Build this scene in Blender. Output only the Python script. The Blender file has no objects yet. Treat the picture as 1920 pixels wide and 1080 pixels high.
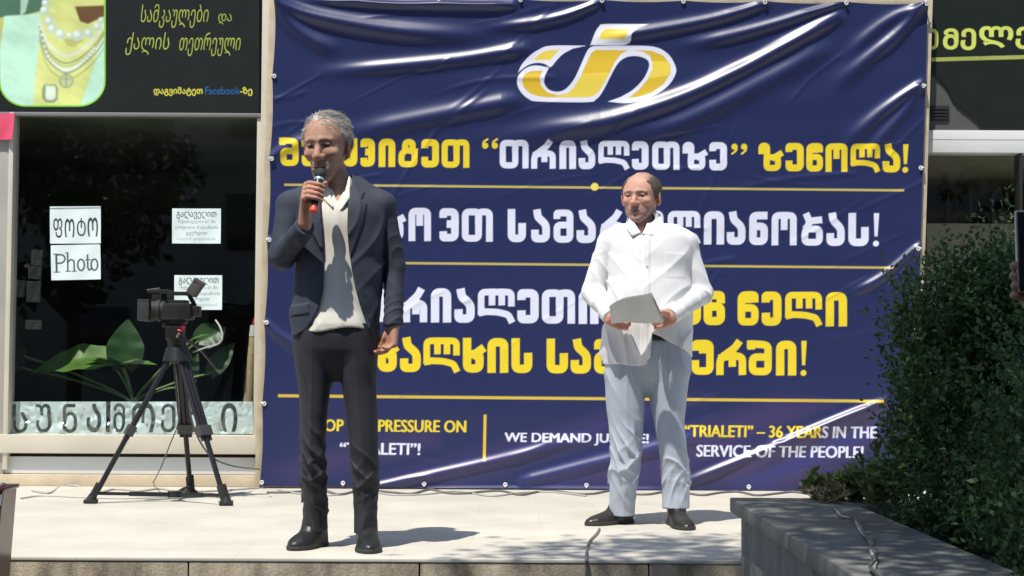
import bpy, bmesh, math, random
import numpy as np
from mathutils import Vector, Matrix

random.seed(5)
RNG = np.random.default_rng(11)
scene = bpy.context.scene
COL = scene.collection

# ------------------------------------------------------------------ camera, sky, sun, exposure
FPX = 2900.0                       # focal length in photo pixels (photo is 1920 wide)
CAM = np.array([0.0, 0.0, 0.79])
PITCH, ROLL = math.radians(2.65), math.radians(0.30)
cam_data = bpy.data.cameras.new("camera")
cam_data.sensor_width = 36.0
cam_data.lens = FPX / 1920 * 36
cam_data.clip_start = 0.05
cam_data.clip_end = 2000
cam = bpy.data.objects.new("camera", cam_data)
COL.objects.link(cam)
RC = Matrix.Rotation(math.pi / 2 + PITCH, 3, 'X') @ Matrix.Rotation(ROLL, 3, 'Z')
cam.matrix_world = Matrix.Translation(CAM) @ RC.to_4x4()
scene.camera = cam
RCN = np.array(RC)

SUN_TO = np.array([-0.43, -0.72, 1.78]); SUN_TO /= np.linalg.norm(SUN_TO)
world = bpy.data.worlds.new("World")
scene.world = world
world.use_nodes = True
wn = world.node_tree.nodes
sky = wn.new("ShaderNodeTexSky")
sky.sky_type = 'NISHITA'
sky.sun_disc = False
sky.sun_elevation = math.asin(SUN_TO[2])
sky.sun_rotation = math.atan2(SUN_TO[0], SUN_TO[1]) % (2 * math.pi)
sky.altitude = 900
bg = wn["Background"]
bg.inputs[1].default_value = 0.12
world.node_tree.links.new(sky.outputs[0], bg.inputs[0])
sun_data = bpy.data.lights.new("sun", 'SUN')
sun_data.energy = 3.8
sun_data.angle = math.radians(0.5)
sun_data.color = (1.0, 0.945, 0.85)
sun = bpy.data.objects.new("sun", sun_data)
COL.objects.link(sun)
sun.rotation_euler = Vector(SUN_TO).to_track_quat('Z', 'Y').to_euler()
sun.location = (-4, -8, 14)
scene.view_settings.view_transform = 'Standard'
scene.view_settings.look = 'None'
scene.view_settings.exposure = 0.50
scene.view_settings.gamma = 1.0
scene.view_settings.use_curve_mapping = False
scene.render.engine = 'CYCLES'
scene.cycles.use_denoising = True
scene.cycles.max_bounces = 7
scene.cycles.transparent_max_bounces = 12
scene.cycles.caustics_reflective = False
scene.cycles.caustics_refractive = False
scene.cycles.sample_clamp_indirect = 6

# ------------------------------------------------------------------ photo pixel -> world
def ray(px, py):
    px = np.asarray(px, float); py = np.asarray(py, float)
    d = np.stack([(px - 960) / FPX, (540 - py) / FPX, -np.ones_like(px + py)], -1)
    return d @ RCN.T

def P(px, py, Y):
    """the point seen at photo pixel (px,py) at depth Y"""
    r = ray(px, py)
    return CAM + r * ((Y - CAM[1]) / r[..., 1:2])

def G(px, py, z=0.0):
    """the point seen at a pixel on the level z"""
    r = ray(px, py)
    return CAM + r * ((z - CAM[2]) / r[..., 2:3])

# ------------------------------------------------------------------ materials
MATS = {}
def mat(name, color=(.5, .5, .5), rough=.6, metal=0.0, spec=.5, noise=None, bump=None, attr=False,
        transl=0.0, coat=0.0, sheen=0.0, sss=0.0):
    """procedural material; noise=(scale, amount[, detail]) varies the colour, bump=(scale, strength, distance)"""
    if name in MATS:
        return MATS[name]
    m = bpy.data.materials.new(name)
    m.use_nodes = True
    nt = m.node_tree; N = nt.nodes; L = nt.links
    b = N["Principled BSDF"]
    b.inputs["Roughness"].default_value = rough
    b.inputs["Metallic"].default_value = metal
    b.inputs["Specular IOR Level"].default_value = spec
    if coat: b.inputs["Coat Weight"].default_value = coat; b.inputs["Coat Roughness"].default_value = .12
    if sheen: b.inputs["Sheen Weight"].default_value = sheen
    if sss:
        b.inputs["Subsurface Weight"].default_value = sss
        b.inputs["Subsurface Radius"].default_value = (.012, .005, .003)
        b.inputs["Subsurface Scale"].default_value = 1.0
    tc = N.new("ShaderNodeTexCoord")
    if attr:
        a = N.new("ShaderNodeAttribute"); a.attribute_name = "Col"; src = a.outputs["Color"]
    else:
        r = N.new("ShaderNodeRGB"); r.outputs[0].default_value = (*color, 1); src = r.outputs[0]
    if noise:
        n = N.new("ShaderNodeTexNoise"); n.inputs["Scale"].default_value = noise[0]
        n.inputs["Detail"].default_value = noise[2] if len(noise) > 2 else 5
        L.new(tc.outputs["Object"], n.inputs["Vector"])
        mr = N.new("ShaderNodeMapRange")
        mr.inputs["From Min"].default_value = .3; mr.inputs["From Max"].default_value = .7
        mr.inputs["To Min"].default_value = 1 - noise[1]; mr.inputs["To Max"].default_value = 1 + noise[1]
        L.new(n.outputs["Fac"], mr.inputs["Value"])
        mx = N.new("ShaderNodeVectorMath"); mx.operation = 'SCALE'
        L.new(src, mx.inputs[0]); L.new(mr.outputs[0], mx.inputs["Scale"])
        src = mx.outputs[0]
    L.new(src, b.inputs["Base Color"])
    if bump:
        n2 = N.new("ShaderNodeTexNoise"); n2.inputs["Scale"].default_value = bump[0]; n2.inputs["Detail"].default_value = 4
        L.new(tc.outputs["Object"], n2.inputs["Vector"])
        bp = N.new("ShaderNodeBump"); bp.inputs["Strength"].default_value = bump[1]
        bp.inputs["Distance"].default_value = bump[2] if len(bump) > 2 else .01
        L.new(n2.outputs["Fac"], bp.inputs["Height"]); L.new(bp.outputs[0], b.inputs["Normal"])
    if transl:
        t = N.new("ShaderNodeBsdfTranslucent"); L.new(src, t.inputs[0])
        ms = N.new("ShaderNodeMixShader"); ms.inputs[0].default_value = transl
        L.new(b.outputs[0], ms.inputs[1]); L.new(t.outputs[0], ms.inputs[2])
        L.new(ms.outputs[0], N["Material Output"].inputs[0])
    MATS[name] = m
    return m

def glass_mat(name, tint=(.85, .92, .9), strength=.10):
    m = bpy.data.materials.new(name); m.use_nodes = True
    nt = m.node_tree; N = nt.nodes; L = nt.links
    N.remove(N["Principled BSDF"])
    t = N.new("ShaderNodeBsdfTransparent"); t.inputs[0].default_value = (*tint, 1)
    g = N.new("ShaderNodeBsdfGlossy"); g.inputs["Roughness"].default_value = .012
    lw = N.new("ShaderNodeLayerWeight"); lw.inputs[0].default_value = .5
    f = N.new("ShaderNodeMath"); f.operation = 'POWER'; f.inputs[1].default_value = 5; L.new(lw.outputs["Facing"], f.inputs[0])
    a = N.new("ShaderNodeMath"); a.operation = 'ADD'; a.inputs[1].default_value = strength; a.use_clamp = True
    s = N.new("ShaderNodeMixShader")
    L.new(f.outputs[0], a.inputs[0]); L.new(a.outputs[0], s.inputs[0])
    L.new(t.outputs[0], s.inputs[1]); L.new(g.outputs[0], s.inputs[2])
    L.new(s.outputs[0], N["Material Output"].inputs[0])
    return m

# ------------------------------------------------------------------ objects
def mesh_obj(name, V, F, material, parent=None, col=None, smooth=False, angle=None):
    me = bpy.data.meshes.new(name)
    V = np.asarray(V, np.float32)
    if isinstance(F, np.ndarray):
        n, k = F.shape
        me.vertices.add(len(V)); me.vertices.foreach_set("co", V.ravel())
        me.loops.add(n * k); me.loops.foreach_set("vertex_index", F.astype(np.int32).ravel())
        me.polygons.add(n)
        me.polygons.foreach_set("loop_start", np.arange(0, n * k, k, dtype=np.int32))
        me.update(calc_edges=True)
    else:
        me.from_pydata(V.tolist(), [], F); me.update()
    if col is not None:
        at = me.color_attributes.new("Col", 'FLOAT_COLOR', 'POINT')
        c = np.ones((len(V), 4), np.float32); c[:, :3] = col
        at.data.foreach_set("color", c.ravel())
    if smooth:
        me.polygons.foreach_set("use_smooth", np.ones(len(me.polygons), bool))
        if angle is not None:
            me.set_sharp_from_angle(angle=math.radians(angle))
    me.materials.append(material)
    o = bpy.data.objects.new(name, me)
    COL.objects.link(o)
    if parent is not None:
        o.parent = parent
        o.matrix_parent_inverse = parent.matrix_world.inverted()
    return o

def empty(name, loc=(0, 0, 0)):
    o = bpy.data.objects.new(name, None)
    o.empty_display_size = .2
    o.location = tuple(float(v) for v in loc)
    o.matrix_world = Matrix.Translation(o.location)
    COL.objects.link(o)
    return o

def tag(o, label=None, cat=None, group=None, kind=None):
    if label: o["label"] = label
    if cat: o["category"] = cat
    if group: o["group"] = group
    if kind: o["kind"] = kind
    return o

class MB:
    """collects bevelled boxes, cones, tubes and plates; build() links them as one mesh object"""
    def __init__(self): self.v = []; self.f = []
    def add(self, V, F):
        o = len(self.v)
        self.v += [tuple(map(float, p)) for p in V]
        self.f += [[i + o for i in f] for f in F]
        return self
    def box(self, c, s, rot=None, bev=0.0, seg=2):
        bm = bmesh.new(); bmesh.ops.create_cube(bm, size=1)
        for v in bm.verts: v.co = Vector((v.co.x * s[0], v.co.y * s[1], v.co.z * s[2]))
        if bev: bmesh.ops.bevel(bm, geom=list(bm.edges), offset=bev, segments=seg, affect='EDGES', profile=.6)
        M = Matrix(rot) if rot is not None else Matrix.Identity(3)
        bm.verts.index_update()
        self.add([M @ v.co + Vector(c) for v in bm.verts], [[v.index for v in f.verts] for f in bm.faces])
        bm.free(); return self
    def span(self, a, b, bev=0.0):
        a = np.array(a, float); b = np.array(b, float)
        return self.box((a + b) / 2, np.abs(b - a), None, bev)
    def bar(self, a, b, w, d, bev=0.0):
        a = Vector(a); b = Vector(b); q = (b - a).to_track_quat('Z', 'Y').to_matrix()
        return self.box((a + b) / 2, (w, d, (b - a).length), q, bev)
    def cone(self, a, b, r1, r2=None, n=16, caps=True):
        return self.tube([a, b], [r1, r1 if r2 is None else r2], n, caps)
    def tube(self, pts, r, n=8, caps=True):
        pts = [Vector(p) for p in pts]; k = len(pts)
        rs = [r] * k if np.isscalar(r) else r
        V = []; F = []
        up = None
        for i in range(k):
            t = (pts[min(i + 1, k - 1)] - pts[max(i - 1, 0)]).normalized()
            if up is None:
                up = t.orthogonal().normalized()
            up = (up - t * up.dot(t)).normalized(); s = t.cross(up)
            for j in range(n):
                a = 2 * math.pi * j / n
                V.append(pts[i] + (up * math.cos(a) + s * math.sin(a)) * rs[i])
        for i in range(k - 1):
            for j in range(n):
                F.append([i * n + j, i * n + (j + 1) % n, (i + 1) * n + (j + 1) % n, (i + 1) * n + j])
        if caps:
            F.append(list(range(n - 1, -1, -1))); F.append([(k - 1) * n + j for j in range(n)])
        return self.add(V, F)
    def ball(self, c, r, n=12):
        r = np.broadcast_to(np.array(r, float), 3); V = []; F = []
        for i in range(n + 1):
            th = math.pi * i / n
            for j in range(2 * n):
                ph = math.pi * j / n
                V.append((c[0] + r[0] * math.sin(th) * math.cos(ph), c[1] + r[1] * math.sin(th) * math.sin(ph), c[2] + r[2] * math.cos(th)))
        for i in range(n):
            for j in range(2 * n):
                F.append([i * 2 * n + j, (i + 1) * 2 * n + j, (i + 1) * 2 * n + (j + 1) % (2 * n), i * 2 * n + (j + 1) % (2 * n)])
        return self.add(V, F)
    def build(self, name, material, parent=None, smooth=True, angle=35):
        return mesh_obj(name, self.v, self.f, material, parent, None, smooth, angle if smooth else None)

def spline(pts, n=8):
    """Catmull-Rom through points"""
    p = np.array(pts, float); p = np.vstack([2 * p[0] - p[1], p, 2 * p[-1] - p[-2]])
    out = []
    for i in range(1, len(p) - 2):
        t = np.linspace(0, 1, n, endpoint=False)[:, None]
        a, b, c, d = p[i - 1], p[i], p[i + 1], p[i + 2]
        out.append(.5 * (2 * b + (c - a) * t + (2 * a - 5 * b + 4 * c - d) * t ** 2 + (3 * b - a - 3 * c + d) * t ** 3))
    out.append(p[-2][None]); return np.vstack(out)

def lin(r, g, b):
    f = lambda c: (c / 255 / 12.92) if c <= 10 else ((c / 255 + .055) / 1.055) ** 2.4
    return (f(r), f(g), f(b))

# ------------------------------------------------------------------ canvas: a printed face, drawn on a fine grid of vertices
class Canvas:
    def __init__(self, x0, y0, x1, y1, step, base):
        self.xs = np.arange(x0, x1 + step * .5, step); self.ys = np.arange(y0, y1 + step * .5, step)
        self.step = step
        self.X, self.Y = np.meshgrid(self.xs, self.ys)
        self.img = np.empty(self.X.shape + (3,), np.float32); self.img[:] = base
    def win(self, x0, y0, x1, y1, pad):
        i0 = np.searchsorted(self.ys, y0 - pad); i1 = np.searchsorted(self.ys, y1 + pad)
        j0 = np.searchsorted(self.xs, x0 - pad); j1 = np.searchsorted(self.xs, x1 + pad)
        return slice(i0, i1), slice(j0, j1)
    def blend(self, w, cov, color):
        c = np.asarray(color, np.float32)
        self.img[w] += (c - self.img[w]) * np.clip(cov, 0, 1)[..., None]
    def dist(self, w, d, color):
        self.blend(w, .5 - d / self.step, color)
    def stroke(self, pts, t, color, closed=False, square=True, shear=0.0):
        p = np.array(pts, float)
        if closed: p = np.vstack([p, p[:1]])
        w = self.win(p[:, 0].min(), p[:, 1].min(), p[:, 0].max(), p[:, 1].max(), t + 2 * self.step)
        X = self.X[w]; Y = self.Y[w]
        if X.size == 0: return
        D = np.full(X.shape, 1e9); h = t / 2
        for i in range(len(p) - 1):
            a, b = p[i], p[i + 1]; d = b - a; L = np.hypot(*d)
            if L < 1e-6: continue
            d = d / L
            s = (X - a[0]) * d[0] + (Y - a[1]) * d[1]; n = np.abs(-(X - a[0]) * d[1] + (Y - a[1]) * d[0])
            ov = np.maximum(-s, s - L)
            dd = np.hypot(n, np.maximum(ov, 0)) - h
            if square and not closed:
                flat = np.maximum(n - h, ov - h)
                if i == 0: dd = np.where(s < 0, flat, dd)
                if i == len(p) - 2: dd = np.where(s > L, flat, dd)
            D = np.minimum(D, dd)
        self.dist(w, D, color)
    def poly(self, pts, color):
        p = np.array(pts, float)
        w = self.win(p[:, 0].min(), p[:, 1].min(), p[:, 0].max(), p[:, 1].max(), 2 * self.step)
        self.dist(w, polysdf(p, self.X[w], self.Y[w]), color)
    def circle(self, x, y, r, color):
        w = self.win(x - r, y - r, x + r, y + r, 2 * self.step)
        self.dist(w, np.hypot(self.X[w] - x, self.Y[w] - y) - r, color)
    def rect(self, x0, y0, x1, y1, color): self.poly([(x0, y0), (x1, y0), (x1, y1), (x0, y1)], color)
    def text(self, s, x0, y0, x1, y1, color, bold=0.0, shear=0.0, dy=0.0, colors=None):
        """set the string so that its ink fills the box x0..x1, y0..y1 (dy = rise of the right end)"""
        V, T = text_mesh(s, bold)
        mn = V.min(0); mx = V.max(0)
        U = (V - mn) / (mx - mn)
        x = x0 + U[:, 0] * (x1 - x0) + shear * U[:, 1] * (y1 - y0)
        y = y1 - U[:, 1] * (y1 - y0) + dy * U[:, 0]
        ss = 3
        st = self.step / ss
        w = self.win(x.min(), y.min(), x.max(), y.max(), self.step * 2)
        xs = self.xs[w[1]]; ys = self.ys[w[0]]
        if len(xs) == 0 or len(ys) == 0: return
        H, W = len(ys) * ss, len(xs) * ss
        m = np.zeros((H, W), bool)
        gx = xs[0] + (np.arange(W) - (ss - 1) / 2) * st; gy = ys[0] + (np.arange(H) - (ss - 1) / 2) * st
        for t in T:
            a, b, c = [(x[i], y[i]) for i in t]
            j0 = np.searchsorted(gx, min(a[0], b[0], c[0])); j1 = np.searchsorted(gx, max(a[0], b[0], c[0]), 'right')
            i0 = np.searchsorted(gy, min(a[1], b[1], c[1])); i1 = np.searchsorted(gy, max(a[1], b[1], c[1]), 'right')
            if j1 <= j0 or i1 <= i0: continue
            XX = gx[None, j0:j1]; YY = gy[i0:i1, None]
            e = lambda p, q: (q[0] - p[0]) * (YY - p[1]) - (q[1] - p[1]) * (XX - p[0])
            e0, e1, e2 = e(a, b), e(b, c), e(c, a)
            m[i0:i1, j0:j1] |= ((e0 >= 0) & (e1 >= 0) & (e2 >= 0)) | ((e0 <= 0) & (e1 <= 0) & (e2 <= 0))
        cov = m.reshape(len(ys), ss, len(xs), ss).mean((1, 3))
        if colors:
            cx = np.array(colors[0]); c = np.where((self.X[w] < cx)[..., None], np.array(color), np.array(colors[1]))
            self.img[w] += (c - self.img[w]) * cov[..., None]
        else:
            self.blend(w, cov, color)
    def build(self, name, posfn, material, parent=None, smooth=False):
        H, W = self.X.shape
        V = posfn(self.X, self.Y).reshape(-1, 3)
        i = np.arange(H * W).reshape(H, W)
        F = np.stack([i[1:, :-1], i[1:, 1:], i[:-1, 1:], i[:-1, :-1]], -1).reshape(-1, 4)
        return mesh_obj(name, V, F, material, parent, self.img.reshape(-1, 3), smooth)

def polysdf(p, X, Y):
    d = np.full(X.shape, 1e9); ins = np.zeros(X.shape, bool); n = len(p)
    for i in range(n):
        a = p[i]; b = p[(i + 1) % n]; e = b - a; l2 = max(e @ e, 1e-12)
        t = np.clip(((X - a[0]) * e[0] + (Y - a[1]) * e[1]) / l2, 0, 1)
        d = np.minimum(d, np.hypot(X - a[0] - t * e[0], Y - a[1] - t * e[1]))
        if a[1] != b[1]:
            c = ((a[1] > Y) != (b[1] > Y)) & (X < (b[0] - a[0]) * (Y - a[1]) / (b[1] - a[1]) + a[0])
            ins ^= c
    return np.where(ins, -d, d)

_TXT = {}
def text_mesh(s, bold=0.0):
    k = (s, bold)
    if k not in _TXT:
        cu = bpy.data.curves.new("lettering", 'FONT'); cu.body = s; cu.size = 1; cu.resolution_u = 3; cu.offset = bold
        o = bpy.data.objects.new("lettering", cu); COL.objects.link(o)
        dg = bpy.context.evaluated_depsgraph_get(); dg.update()
        me = o.evaluated_get(dg).to_mesh(); me.calc_loop_triangles()
        V = np.array([v.co[:2] for v in me.vertices]); T = [tuple(t.vertices) for t in me.loop_triangles]
        o.evaluated_get(dg).to_mesh_clear()
        bpy.data.objects.remove(o); bpy.data.curves.remove(cu)
        _TXT[k] = (V, T)
    return _TXT[k]

# ------------------------------------------------------------------ implicit surfaces for figures and cloth
def cap(a, b, ra, rb=None):
    a = np.array(a, float); b = np.array(b, float); rb = ra if rb is None else rb; ba = b - a; l2 = ba @ ba
    def f(p):
        q = p - a; h = np.clip(q @ ba / l2, 0, 1)
        return np.linalg.norm(q - h[:, None] * ba, axis=1) - (ra + (rb - ra) * h)
    return f

def ell(c, r, R=None):
    c = np.array(c, float); r = np.array(r, float)
    def f(p):
        q = p - c
        if R is not None: q = q @ R
        k0 = np.linalg.norm(q / r, axis=1); k1 = np.linalg.norm(q / r ** 2, axis=1) + 1e-9
        return k0 * (k0 - 1) / k1
    return f

def smin(a, b, k):
    h = np.clip(.5 + .5 * (b - a) / k, 0, 1)
    return b + (a - b) * h - k * h * (1 - h)
def smax(a, b, k): return -smin(-a, -b, k)

def uni(k, *fs):
    def f(p):
        d = fs[0](p)
        for g in fs[1:]: d = smin(d, g(p), k) if k else np.minimum(d, g(p))
        return d
    return f

def bounded(f, c, r):
    c = np.array(c, float)
    def g(p):
        b = np.linalg.norm(p - c, axis=1) - r
        if b.min() > .03: return b + .01
        return f(p)
    return g

def loft(keys, grow=0.0, n=2.3):
    """keys: rows z, cx, cy, rx, ry"""
    k0 = np.array(sorted(keys), float)
    zz = np.linspace(k0[0, 0], k0[-1, 0], 240); k = np.stack([zz] + [np.interp(zz, k0[:, 0], k0[:, i]) for i in range(1, 5)], -1)
    wn_ = 17; kk = np.exp(-np.linspace(-1.8, 1.8, 2 * wn_ + 1) ** 2); kk /= kk.sum()
    for i in range(1, 5): k[:, i] = np.convolve(np.pad(k[:, i], wn_, mode='reflect', reflect_type='odd'), kk, 'valid')
    def f(p):
        z = p[:, 2]
        cx, cy, rx, ry = [np.interp(z, k[:, 0], k[:, i]) for i in (1, 2, 3, 4)]
        rx = rx + grow; ry = ry + grow
        u = np.abs((p[:, 0] - cx) / rx); v = np.abs((p[:, 1] - cy) / ry)
        d = ((u ** n + v ** n + 1e-9) ** (1 / n) - 1) * np.minimum(rx, ry)
        return np.maximum(d, np.maximum(k[0, 0] - z, z - k[-1, 0]))
    return f

def tri(a, b, c, r):
    a, b, c = [np.array(v, float) for v in (a, b, c)]
    nn = np.cross(b - a, c - a); nn /= np.linalg.norm(nn)
    def seg(p, s, e):
        d = e - s; h = np.clip((p - s) @ d / (d @ d), 0, 1); return np.linalg.norm(p - s - h[:, None] * d, axis=1)
    def f(p):
        ins = np.ones(len(p), bool)
        for s, e in ((a, b), (b, c), (c, a)): ins &= (np.cross(e - s, p - s) @ nn) >= 0
        d = np.minimum(np.minimum(seg(p, a, b), seg(p, b, c)), seg(p, c, a))
        return np.where(ins, np.abs((p - a) @ nn), d) - r
    return f

_k = np.random.default_rng(3)
_NK = [(_k.normal(size=3), _k.uniform(0, 6.28)) for _ in range(7)]
def noise(p, s, seed=0.0):
    d = 0
    for v, ph in _NK: d = d + np.sin(p @ (v * s) + ph + seed * (1 + v[0]))
    return d / 4.0
def ridge(x):
    """sharp-crested fold profile, 0..1"""
    return (1 - np.abs(np.sin(x))) ** 2

def polygonize(f, lo, hi, h, margin=.012, smooth_it=1):
    lo = np.array(lo, float); hi = np.array(hi, float); B = 8
    nb = np.ceil((hi - lo) / (h * B)).astype(int) + 1
    n = nb * B
    bi = np.stack(np.meshgrid(*[np.arange(k) for k in nb], indexing='ij'), -1).reshape(-1, 3)
    cen = lo + (bi * B + (B - 1) / 2) * h
    vc = np.concatenate([f(c) for c in np.array_split(cen, max(1, len(cen) // 400))])
    R = h * B * .87 * 1.15 + margin
    act = np.abs(vc) < R
    Vol = np.repeat(np.repeat(np.repeat(np.where(vc < 0, -1., 1.).reshape(nb).astype(np.float32), B, 0), B, 1), B, 2)
    off = np.stack(np.meshgrid(*[np.arange(B)] * 3, indexing='ij'), -1).reshape(-1, 3)
    ab = bi[act]
    for ch in np.array_split(ab, max(1, len(ab) // 24)):
        idx = (ch[:, None, :] * B + off[None]).reshape(-1, 3)
        Vol[idx[:, 0], idx[:, 1], idx[:, 2]] = f(lo + idx * h)
    S = Vol < 0
    cs = np.zeros(n - 1, np.int8)
    for dx in (0, 1):
        for dy in (0, 1):
            for dz in (0, 1):
                cs += S[dx:n[0] - 1 + dx, dy:n[1] - 1 + dy, dz:n[2] - 1 + dz]
    cell = np.argwhere((cs > 0) & (cs < 8))
    cid = np.full(n - 1, -1, np.int32); cid[cell[:, 0], cell[:, 1], cell[:, 2]] = np.arange(len(cell))
    acc = np.zeros((len(cell), 3)); cnt = np.zeros(len(cell))
    cor = [(x, y, z) for x in (0, 1) for y in (0, 1) for z in (0, 1)]
    val = {c: Vol[cell[:, 0] + c[0], cell[:, 1] + c[1], cell[:, 2] + c[2]] for c in cor}
    for c in cor:
        for ax in range(3):
            if c[ax]: continue
            e = list(c); e[ax] = 1; e = tuple(e)
            a, b = val[c], val[e]; m = (a < 0) != (b < 0)
            t = np.where(m, a / np.where(m, a - b, 1), 0)
            pt = np.tile(np.array(c, float), (len(cell), 1)); pt[:, ax] += t
            acc[m] += pt[m]; cnt[m] += 1
    V = lo + (cell + acc / cnt[:, None]) * h
    Q = []
    for ax in range(3):
        a1, a2 = [(1, 2), (2, 0), (0, 1)][ax]
        sl = [slice(None)] * 3; sh = [slice(None)] * 3
        sl[ax] = slice(0, -1); sh[ax] = slice(1, None)
        d = S[tuple(sl)].astype(np.int8) - S[tuple(sh)]
        e = np.argwhere(d != 0); e = e[(e[:, a1] > 0) & (e[:, a2] > 0) & (e[:, a1] < n[a1] - 1) & (e[:, a2] < n[a2] - 1)]
        sg = d[e[:, 0], e[:, 1], e[:, 2]]
        def g(o1, o2):
            k = e.copy(); k[:, a1] -= o1; k[:, a2] -= o2; return cid[k[:, 0], k[:, 1], k[:, 2]]
        q = np.stack([g(1, 1), g(0, 1), g(0, 0), g(1, 0)], -1)
        q[sg < 0] = q[sg < 0][:, ::-1]
        Q.append(q)
    Q = np.concatenate(Q); Q = Q[(Q >= 0).all(1)]
    for _ in range(smooth_it):
        s = np.zeros_like(V); c = np.zeros(len(V))
        for i in range(4):
            np.add.at(s, Q[:, i], V[Q[:, (i + 1) % 4]]); np.add.at(c, Q[:, i], 1)
            np.add.at(s, Q[:, i], V[Q[:, i - 1]]); np.add.at(c, Q[:, i], 1)
        m = c > 0; V[m] = .5 * V[m] + .5 * s[m] / c[m][:, None]
    return V, Q

def leaf_cloud(centres, dirs, size, rng, aspect=.5, ups=None, jitter=.6):
    """one folded diamond per leaf; returns V,F,(leaf index of each vertex)"""
    n = len(centres)
    d = dirs + rng.normal(size=(n, 3)) * jitter; d /= np.linalg.norm(d, axis=1)[:, None]
    r = rng.normal(size=(n, 3)); r -= d * (r * d).sum(1)[:, None]; r /= np.linalg.norm(r, axis=1)[:, None]
    nn = np.cross(d, r); s = size * rng.uniform(.65, 1.25, n)[:, None]
    a = centres; t = centres + d * s; m1 = centres + d * s * .45 + r * s * aspect * .5 + nn * s * .10; m2 = centres + d * s * .45 - r * s * aspect * .5 + nn * s * .10
    V = np.stack([a, m1, t, m2], 1).reshape(-1, 3)
    F = (np.arange(n)[:, None] * 4 + np.array([0, 1, 2, 3])[None])
    return V, F
# ------------------------------------------------------------------ ground and terrace
YB = 9.45      # banner
YW = 9.56      # face of the shop front
m_asphalt = mat("asphalt", (.055, .055, .055), .9, noise=(9, .25), bump=(60, .5, .01))
ground = mesh_obj("ground", [(-300, -300, -.8), (300, -300, -.8), (300, 300, -.8), (-300, 300, -.8)], [[0, 1, 2, 3]], m_asphalt)
tag(ground, "grey asphalt pavement in front of the raised terrace", "ground", kind="structure")

def terrace_mat():
    m = bpy.data.materials.new("cream terrace tiles"); m.use_nodes = True
    nt = m.node_tree; N = nt.nodes; L = nt.links; b = N["Principled BSDF"]
    tc = N.new("ShaderNodeTexCoord")
    br = N.new("ShaderNodeTexBrick"); br.offset = .5
    br.inputs["Color1"].default_value = (.63, .60, .52, 1); br.inputs["Color2"].default_value = (.60, .572, .497, 1)
    br.inputs["Mortar"].default_value = (.55, .525, .455, 1); br.inputs["Scale"].default_value = 1
    br.inputs["Mortar Size"].default_value = .003; br.inputs["Brick Width"].default_value = .62; br.inputs["Row Height"].default_value = .62
    mp = N.new("ShaderNodeMapping"); mp.inputs["Location"].default_value = (.17, .14, 0)
    L.new(tc.outputs["Object"], mp.inputs[0]); L.new(mp.outputs[0], br.inputs["Vector"])
    n = N.new("ShaderNodeTexNoise"); n.inputs["Scale"].default_value = 2.2; n.inputs["Detail"].default_value = 7
    n.inputs["Roughness"].default_value = .65
    L.new(tc.outputs["Object"], n.inputs["Vector"])
    r = N.new("ShaderNodeMapRange"); r.inputs["From Min"].default_value = .3; r.inputs["From Max"].default_value = .7
    r.inputs["To Min"].default_value = .82; r.inputs["To Max"].default_value = 1.05
    L.new(n.outputs["Fac"], r.inputs["Value"])
    s = N.new("ShaderNodeVectorMath"); s.operation = 'SCALE'
    L.new(br.outputs["Color"], s.inputs[0]); L.new(r.outputs[0], s.inputs["Scale"])
    L.new(s.outputs[0], b.inputs["Base Color"]); b.inputs["Roughness"].default_value = .55
    return m
def stone_mat(name, c0, c1, scale, rough=.75):
    """stained stone with vertical run marks"""
    m = bpy.data.materials.new(name); m.use_nodes = True
    nt = m.node_tree; N = nt.nodes; L = nt.links; b = N["Principled BSDF"]
    tc = N.new("ShaderNodeTexCoord"); mp = N.new("ShaderNodeMapping"); mp.inputs["Scale"].default_value = scale
    L.new(tc.outputs["Object"], mp.inputs[0])
    n = N.new("ShaderNodeTexNoise"); n.inputs["Scale"].default_value = 3; n.inputs["Detail"].default_value = 8; n.inputs["Roughness"].default_value = .7
    L.new(mp.outputs[0], n.inputs["Vector"])
    cr = N.new("ShaderNodeValToRGB"); cr.color_ramp.elements[0].position = .36; cr.color_ramp.elements[1].position = .62
    cr.color_ramp.elements[0].color = (*c0, 1); cr.color_ramp.elements[1].color = (*c1, 1)
    L.new(n.outputs["Fac"], cr.inputs[0]); L.new(cr.outputs[0], b.inputs["Base Color"])
    bp = N.new("ShaderNodeBump"); bp.inputs["Strength"].default_value = .3; bp.inputs["Distance"].default_value = .01
    n2 = N.new("ShaderNodeTexNoise"); n2.inputs["Scale"].default_value = 90; L.new(tc.outputs["Object"], n2.inputs["Vector"])
    L.new(n2.outputs["Fac"], bp.inputs["Height"]); L.new(bp.outputs[0], b.inputs["Normal"])
    b.inputs["Roughness"].default_value = rough
    return m
EDGE = float(G(600, 1047)[1])          # front edge of the terrace
m_terr = terrace_mat()
tb = MB().span((-9, EDGE, -.014), (9, YW + .3, 0), .004)
terr = tb.build("terrace", m_terr); tag(terr, "raised cream tiled terrace the speakers stand on", "terrace", kind="structure")
m_riser = stone_mat("stained riser stone", (.12, .10, .07), (.50, .43, .32), (1.8, 1.8, .6))
ris = MB(); x = -8.9
ri = random.Random(3)
while x < 8.5:
    w = ri.uniform(.85, 1.1); ris.span((x + .003, EDGE + .004, -.8), (x + w - .003, EDGE + .3, -.0145), .003); x += w
riser = ris.build("terrace_riser", m_riser); tag(riser, "stained beige stone front of the terrace", "step", kind="structure")

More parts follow.
